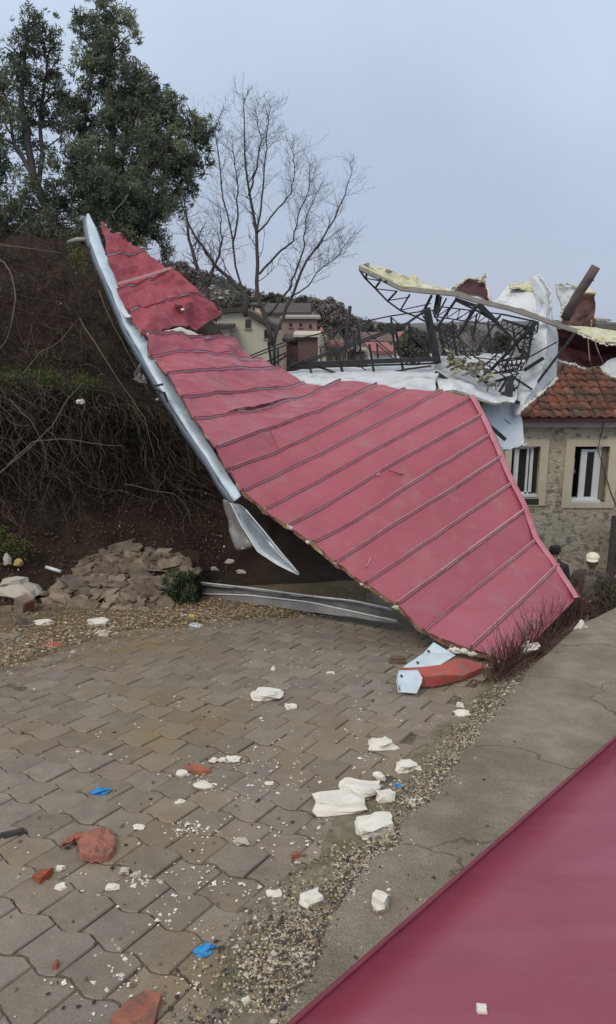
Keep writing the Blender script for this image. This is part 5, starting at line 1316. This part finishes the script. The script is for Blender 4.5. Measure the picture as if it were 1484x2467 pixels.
chunk('red_litter', 123, 1552, 30, 22, M_LIT_RED, 'bright red crumpled wrapper at the edge of the road', 'litter', seed=5, rough=.7)
chunk('green_litter', 84, 1548, 28, 14, M_GREENP, 'green wrapper left of the bright red one', 'litter', seed=6, rough=.7)
chunk('yellow_litter', 465, 1486, 22, 20, M_YEL, 'yellow wrapper below the leafy shrub', 'litter', seed=7, rough=.8)
chunk('white_litter', 471, 1503, 26, 16, M_WHITE, 'white paper cup lid below the yellow wrapper', 'litter', seed=8, rough=.4)
chunk('white_litter', 445, 1480, 20, 12, M_WFOAM, 'white scrap left of the yellow wrapper', 'litter', seed=9, rough=.5)
single(blob_mb(U(18, 1345, 7.95), (.075, .05, .11), 9, .3, 3), 'pale_bag', M_SACK, 'pale grey oval bag low on the bank at the left edge', 'litter')
single(blob_mb(U(44, 1355, 7.9), (.07, .05, .06), 19, .4, 3), 'yellow_bag', mat('dull_yellow', (.40, .30, .10), (.45, .36, .16), 9, .8), 'dull yellow crumpled bag beside the pale oval bag', 'litter')
single(blob_mb(U(192, 967, 8.15), (.06, .03, .035), 29, .6, 3), 'white_paper', M_WFOAM, 'white paper scrap caught in the brush below the ledge', 'litter')
for k, (x, y) in enumerate([(515, 1370), (580, 1378), (555, 1352)]):
    single(blob_mb(U(x, y, 8.5), (.08, .05, .035), k + 60, .4, 2), 'pale_stone', M_SACK, ['flat pale stone in the dark hollow under the roof', 'small pale stone right of the flat one in the dark hollow', 'dim pale stone behind the others in the dark hollow'][k], 'stone')

# ------------------------------------------------------------------ scattered small stuff
def scatter(name, pts, mats, label, cat, sizes, flat=.5, seed=1):
    g_ = np.random.default_rng(seed); n = len(pts); mb = MB()
    for p in pts:
        s_ = g_.uniform(*sizes) * (1 if g_.random() < .85 else 1.8); yaw = g_.uniform(0, 6.28); cx, sx = math.cos(yaw), math.sin(yaw)
        vs = []
        for (x, y, z) in ((-.5, -.1, .1), (.0, -.45, .0), (.5, .1, .12), (.05, .5, 0), (g_.uniform(-.1, .2), g_.uniform(-.1, .1), .55 * flat + .2)):
            x, y = (x + g_.uniform(-.22, .22)) * s_, (y + g_.uniform(-.22, .22)) * s_; vs.append((p.x + x * cx - y * sx, p.y + x * sx + y * cx, p.z + z * s_ * flat * 1.3))
        mb.add(vs, [(0, 1, 4), (1, 2, 4), (2, 3, 4), (3, 0, 4)], g_.integers(len(mats)))
    return tag(mb.build(name, mats), label, cat, kind='stuff')
g = random.Random(77)
# kerb grit: a band along the concrete edge, dense by the kerb
pts = []
ed = [G(x, y) for x, y, _ in resample([(x, y, 0) for x, y in KERB if y > 1640], 200)]
while len(pts) < 15000:
    e_ = ed[int(len(ed) * g.random())]
    wd = .34 if e_.y < 3 else .30
    off = -abs(g.gauss(0, wd * (.36 if e_.y < 3 else .30))) + .03
    if e_.y > 3.1 and g.random() < .45: continue
    x, y = e_.x + off, e_.y + g.gauss(0, .05)
    dn = fbm((x, y, 0), 2.2, 3, 3)
    if g.random() > .55 + dn * 1.3: continue
    pts.append(Vector((x, y, road_z(x, y) + (.004 + max(0, off + .34) * .03 if off < 0 else .055))))
scatter('kerb_grit', pts, [M_GRAV, M_DWOOD, M_STONE, mat('pale_grit', (.45, .40, .31), (.6, .55, .46), 50, .9), mat('dark_grit', (.07, .065, .055), (.12, .11, .09), 50, .9), mat('tan_grit', (.34, .25, .14), (.42, .33, .2), 50, .9)], 'mixed grit and crumbs gathered along the kerb', 'gravel', (.005, .012), .6)
mb = MB(); rows = []
for off in (-.34, -.25, -.15, -.05, .03):
    rows.append([Vector((e_.x + off * (1 + .35 * fbm(e_, 2, 5, 2)) + .02, e_.y, road_z(0, e_.y) + (.004 if off > -.3 else -.012) + fbm(e_, 6, 2, 2) * .004 + (off + .34) * .03)) for e_ in [G(x, y) for x, y, _ in resample([(x, y, 0) for x, y in KERB if y > 1590], 120)]])
mb.grid(rows); tag(mb.build('kerb_dirt', mat('kerb_dirt_mix', (.16, .135, .10), (.28, .235, .17), 25, .95, 1, 90, c3=(.15, .135, .07), s3=5, f3=(.5, .6))), kind='structure')
# white crumbs over road and concrete
pts = []
while len(pts) < 1000:
    px, py = g.uniform(0, 1300), g.uniform(1560, 2467)
    w = math.exp(-((px - (620 + (2100 - py) * .45)) / 260) ** 2) + .15
    if py > 2200: w *= .7
    if g.random() > w or fbm((px * .01, py * .01, 0), 1.2, 3) * 1.6 + .45 < g.random(): continue
    p = G(px, py); ks = kerb_side(p.x, p.y)
    if ks > -.02: 
        if g.random() > .5: continue
        p = G(px, py, .057)
    pts.append(p)
for cx_, cy_, n_, s_ in ((440, 1995, 50, 22), (492, 1890, 40, 22), (560, 1827, 30, 26), (860, 1960, 60, 50), (350, 2120, 30, 22), (660, 2160, 40, 40), (240, 1515, 60, 34), (340, 1395, 20, 60)):
    for k in range(n_): pts.append(G(g.gauss(cx_, s_), g.gauss(cy_, s_ * .5), .002))
scatter('white_crumbs', pts, [M_WFOAM, M_WFOAM, M_SACK], 'tiny white crumbs scattered over road and concrete', 'crumbs', (.005, .015), .5, 3)
pts = []
for k in range(220):
    p = G(g.uniform(0, 1300), g.uniform(1560, 2467), .001)
    if kerb_side(p.x, p.y) > 0: p.z += .058
    pts.append(p)
scatter('dark_crumbs', pts, [M_DWOOD, M_STONE], 'tiny dark grit scattered over the pavers', 'crumbs', (.008, .022), .6, 5)
pts = []
for k in range(8500):
    px = g.uniform(-20, 900); py = np.interp(px, [-20, 0, 160, 350, 640, 900], [1600, 1590, 1535, 1505, 1480, 1465]) + g.gauss(0, 1) * np.interp(px, [0, 250, 600, 900], [36, 24, 16, 10]) - 12
    pts.append(G(px, py, .02 if kerb_side(0, 0) else 0) + Vector((0, 0, .022)))
scatter('leaf_litter', pts, [M_LITTER, M_LITTER, mat('pale_litter', (.42, .36, .26), (.5, .44, .34), 40, .9), mat('rust_litter', (.28, .12, .07), (.34, .17, .1), 40, .9), mat('olive_litter', (.2, .19, .09), (.26, .24, .12), 40, .9)], 'dead leaves and crumbs along the foot of the bank', 'leaves', (.006, .021), .4, 6)
# kerb weeds
cs, ss = [], []
for (px, py, n_) in ((845, 2135, 26), (820, 2170, 18), (880, 2075, 16), (1150, 1760, 14), (800, 2240, 10), (1190, 1700, 14), (1000, 1960, 8), (1100, 1840, 10), (760, 2330, 6)):
    for k in range(n_): cs.append(G(g.gauss(px, 16), g.gauss(py, 18), .01)); ss.append(.022)
tag(leaf_mesh('kerb_moss', cs, ss, 3600, .005, .014, mat('mossy_weed', (.10, .105, .03), (.19, .18, .06), 30, .8), 12, flat=.5), 'low olive weeds and moss along the kerb edge', 'weeds', kind='stuff')

# ------------------------------------------------------------------ far houses and trees
def house(name, pxl, pxr, pye, pyr, d, wallm, roofm, label, wins_=(), gable=True, depth=6, base=-5.5, cat='house', grp='houses beyond the wreck'):
    root = thing(name, label, cat, grp)
    a = U(pxl, pye, d); b = U(pxr, pye, d); zt = U((pxl + pxr) / 2, pyr, d).z
    mb = MB(); mb.box(((a.x + b.x) / 2, a.y + depth / 2, (a.z + base) / 2), (b.x - a.x, depth, a.z - base)); mb.build('wall', wallm, root)
    mb = MB(); cx_ = (a.x + b.x) / 2; ov = .25
    if gable:
        g0 = [Vector((a.x - ov, a.y - ov, a.z - .05)), Vector((b.x + ov, a.y - ov, a.z - .05)), Vector((cx_, a.y - ov, zt))]
        mbg = MB(); mbg.prism([g0[0] + Vector((ov, ov, .05)), g0[1] + Vector((-ov, ov, .05)), g0[2] + Vector((0, ov, -.12))], (0, depth, 0)); mbg.build('gable', wallm, root)
        for e_ in (g0[0], g0[1]):
            r0 = [e_, g0[2], g0[2] + Vector((0, depth + 2 * ov, 0)), e_ + Vector((0, depth + 2 * ov, 0))]
            mb.prism(r0, (0, 0, .14))
    else:
        mb.prism([Vector((a.x - ov, a.y - ov, a.z)), Vector((b.x + ov, a.y - ov, a.z)), Vector((b.x + ov, a.y + depth, zt)), Vector((a.x - ov, a.y + depth, zt))], (0, 0, .15))
    mb.build('roof', roofm, root)
    for (x, y, w, h) in wins_:
        p = U(x, y, d); mb = MB(); mb.box((p.x, a.y - .01, p.z), (w * d / F, .08, h * d / F)); mb.build('window', M_GLASS, root)
        mb = MB(); mb.box((p.x, a.y - .03, p.z - h * d / F / 2 - .05), (w * d / F + .2, .14, .08)); mb.build('sill', wallm, root)
    return root
# pale gabled house
ph = thing('gabled_house', 'pale plastered house with a dark sloping gable roof right behind the torn upper roof piece', 'house', 'houses beyond the wreck')
D = 44
ap, er, el = U(588, 752, D), U(660, 797, D), U(480, 800, D)
mb = MB(); base = -5
mb.prism([Vector((el.x, er.y, base)), Vector((U(652, 797, D).x, er.y, base)), Vector((U(652, 797, D).x, er.y, U(652, 793, D).z)), Vector((ap.x, er.y, ap.z)), Vector((el.x, er.y, ap.z - .2))], (0, 7, 0)); mb.build('wall', M_HWALL, ph)
mb = MB(); a0 = Vector((ap.x - .1, er.y - .3, ap.z + .02)); b0 = Vector((er.x + .2, er.y - .3, er.z))
mb.prism([a0, b0, b0 + Vector((0, 8, 0)), a0 + Vector((0, 8, 0))], (0, 0, .28))
c0 = Vector((el.x - .5, er.y - .3, ap.z - .2)); mb.prism([c0, a0, a0 + Vector((0, 8, 0)), c0 + Vector((0, 8, 0))], (0, 0, .26)); mb.build('roof', M_HROOF, ph)
for (x, y, w, h) in ((598, 781, 13, 22), (641, 806, 9, 22)):
    p = U(x, y, D); mb = MB(); mb.box((p.x, er.y - .02, p.z), (w * D / F, .1, h * D / F)); o = mb.build('window', M_GLASS, ph)
    mb = MB(); mb.box((p.x, er.y - .05, p.z - h * D / F / 2), (w * D / F + .12, .12, .05)); mb.build('sill', M_HGREY, o)
house('annex', 498, 552, 790, 776, 43, M_HGREY, M_HROOF, 'low grey annex left of the pale gabled house', gable=False, depth=4)
house('warm_lit_house', 606, 626, 737, 728, 75, M_HWARMLIT, M_HROOF, 'small house wall coloured as if in warm light behind the tall bare tree', gable=False, wins_=((611, 745, 5, 8),))
house('dark_roof_house', 640, 742, 757, 730, 62, M_HGREY, M_HROOF, 'wide house with a dark roof behind the tall bare tree', gable=False, wins_=((707, 763, 7, 5), (720, 764, 6, 5), (733, 762, 5, 5)))
house('pink_house', 684, 764, 768, 761, 56, M_HPINK, M_HGREY, 'pinkish brick house with two small dark windows right of the bare tree', gable=False, wins_=((724, 783, 6, 9), (748, 787, 6, 10), (700, 783, 6, 9)))
house('brown_box_house', 717, 765, 812, 805, 46, M_HBROWN, M_HWALL, 'brown flat roofed block with a pale concrete top edge', gable=False, depth=5)
house('dark_block', 690, 716, 822, 812, 47, M_HBROWN, M_HROOF, 'narrow dark building left of the brown flat roofed block', gable=False, depth=5)
house('red_roof_house', 878, 946, 826, 806, 60, M_HWALL, M_HBROWN, 'low house with a dull red brown roof seen through the long truss', wins_=((900, 838, 6, 8), (925, 838, 6, 8)), gable=False)
house('pink_roof_house', 905, 944, 852, 836, 42, M_HWHITE, M_HRED, 'small white house with pink red roof seen through the long truss', gable=False, depth=5)
house('white_house', 1014, 1042, 806, 800, 70, M_HWHITE, M_HROOF, 'small white house with a flat dark roof beside the thick black post', wins_=((1022, 815, 5, 6), (1033, 815, 5, 6)), gable=False)
house('grey_house', 790, 840, 838, 826, 66, M_HGREY, M_HRED, 'grey low house among saplings left of the standing black post', wins_=((805, 848, 5, 7), (822, 848, 5, 7)), gable=False)
house('tan_house', 768, 800, 800, 792, 90, M_HWALL, M_HRED, 'tan house with a reddish roof just right of the pinkish brick house', gable=False, wins_=((778, 808, 4, 5), (790, 808, 4, 5)))
house('grey_shed', 846, 876, 846, 838, 58, M_HBROWN, M_HGREY, 'brown shed with a grey roof between saplings and the dull red brown roof', gable=False)
house('cream_house', 956, 990, 812, 803, 100, M_HWHITE, M_HRED, 'small cream house with a red roof behind the dark green round tree', wins_=((966, 818, 3, 4), (978, 818, 3, 4)), gable=False)
house('pale_house', 1420, 1462, 774, 762, 60, M_HWHITE, M_HGREY, 'pale building with a grey roof visible between the torn sheets at the right', gable=False)
for k, (x, y, w) in enumerate([(486, 694, 10), (505, 690, 13), (520, 702, 10), (497, 708, 12), (532, 712, 12), (515, 716, 9), (480, 712, 9), (545, 702, 8), (548, 720, 10), (460, 690, 9), (605, 712, 9), (625, 722, 10)]):
    house('hillside_house', x - w / 2, x + w / 2, y, y - 4, 265, M_HWHITE, M_HGREY if k % 2 else M_HRED, 'tiny pale house on the distant hillside behind the bare trees', gable=False, depth=7, base=U(x, y + 7, 265).z, grp='tiny houses on the far hill')
def bush(px, py, w, h, d, m, label, n=2500, name='distant_tree', seed=1, stems=8, grp='trees beyond the wreck', lw=None):
    root = thing(name, label, 'tree', grp); gg = random.Random(seed); cs, ss = [], []
    for k in range(36):
        a = gg.uniform(0, math.pi * 2); r = gg.random() ** .6; x = px + w / 2 * r * math.cos(a); y = py + h / 2 * r * math.sin(a)
        if y < py and abs(x - px) > w * .3: y += h * .15
        cs.append(U(x, y, d + gg.uniform(-1, 1) * w * d / F * .3)); ss.append(gg.uniform(.16, .3) * min(w, h) * d / F)
    s_ = lw or d * .0017
    leaf_mesh('crown', cs, ss, int(n * 2.2), s_, s_ * 3, m, seed, root)
    mb = MB(); b0 = U(px, py + h * .55, d); b0.z -= 1
    for k in range(stems):
        c = cs[k * 3]; mb.tube([b0, b0.lerp(c, .5) + Vector((gg.gauss(0, .2), 0, .1)), c], [d * .002, d * .0013, d * .0006], 4)
    mb.build('trunk', M_BARK, root)
    return root
for k, (x, y, w, h, d, mm, lb, n) in enumerate([
    (800, 760, 70, 60, 75, M_BRUSHB, 'brown leafless wooded clump on the near ridge right of the bare tree', 5000), (762, 752, 46, 50, 80, M_BRUSHB, 'brown treetop behind the pink brick house', 3000), (838, 785, 46, 40, 78, M_BRUSHB, 'low brown treetop at the right end of the near ridge', 2500),
    (880, 800, 60, 34, 85, M_BRUSH, 'dull green tree behind the low red brown roof', 3000), (925, 800, 40, 30, 85, M_BRUSH, 'small dull green tree right of the low red brown roof', 2000), (995, 830, 84, 60, 50, M_BRUSH, 'dark green round tree seen through the long truss', 5000),
    (1140, 815, 80, 90, 40, M_BRUSHB, 'grey twiggy bush seen through the curved truss', 1200), (1075, 820, 50, 70, 42, M_BRUSHB, 'thin grey twiggy bush left of the bigger one', 700), (850, 815, 40, 60, 50, M_BRUSHB, 'thin brown saplings beside the standing black post', 900), (800, 830, 60, 80, 40, M_BRUSHB, 'thin grey saplings right of the brown flat roofed block', 900),
    (445, 665, 60, 60, 22, M_BRUSHB, 'leafless brown scrub between the red roof tip and the small bare tree', 2200), (500, 745, 60, 50, 26, M_BRUSHB, 'brown scrub above the tip of the torn red piece', 1600), (560, 735, 60, 26, 60, M_BRUSH, 'dark green scrub behind the pale gabled house roof', 2000),
    (600, 722, 50, 30, 120, M_BRUSH, 'dark conifers on the distant slope', 1800), (655, 722, 60, 24, 130, M_BRUSH, 'dark conifers along the far ridge behind the bare tree', 2000), (1200, 830, 60, 50, 60, M_BRUSH, 'dull green tree behind the tangled truss', 1500), (730, 728, 40, 20, 120, M_BRUSH, 'small dark trees on the ridge over the dark roof', 1200), (945, 790, 60, 16, 140, M_BRUSH, 'low far tree line seen over the long truss', 1500), (1090, 790, 120, 16, 140, M_BRUSH, 'low far tree line seen through the curved truss', 1800)]):
    bush(x, y, w, h, d, mm, lb, n, seed=k + 20, lw=.035 if (mm == M_BRUSHB and n < 1300) else None)
cs, ss = [], []
for px in np.linspace(380, 860, 160):
    ry = np.interp(px, [q[0] for q in ridge_px], [q[1] for q in ridge_px]); g2 = rnd
    cs.append(U(px + rnd.uniform(-3, 3), ry + rnd.uniform(-3, 3), 338)); ss.append(rnd.uniform(.8, 2.2))
for k in range(500):
    px = rnd.uniform(380, 900); ry = np.interp(px, [q[0] for q in ridge_px], [q[1] for q in ridge_px]); t = rnd.random() ** 2
    D_ = 335 - 100 * t; cs.append(U(px, ry + 4 + 40 * t, D_)); ss.append(rnd.uniform(1, 2.6))
tag(leaf_mesh('hill_woods', cs, ss, 16000, .5, .9, M_BRUSH, 2), 'distant scrub and trees covering the far hill', 'woods', kind='stuff')

# ------------------------------------------------------------------ put every thing's origin at its base
bpy.context.view_layer.update()
for o in RECENTRE:
    ms = [c for c in ([o] + list(o.children_recursive)) if c.type == 'MESH']
    own = [c for c in ms if c.location.length < 1e-9]
    if not own: continue
    lo = Vector((1e9,) * 3); hi = -lo
    for c in own:
        n = len(c.data.vertices)
        if not n: continue
        a = np.empty(n * 3, np.float32); c.data.vertices.foreach_get('co', a); a = a.reshape(-1, 3)
        lo = Vector(map(min, lo, a.min(0))); hi = Vector(map(max, hi, a.max(0)))
    b = Vector(((lo.x + hi.x) / 2, (lo.y + hi.y) / 2, lo.z))
    for c in own:
        c.data.transform(Matrix.Translation(-b))
    for c in ms:
        if c not in own: c.location = c.location - b
    o.location = b
print('pavers', len(vis), 'tiles', nt_)
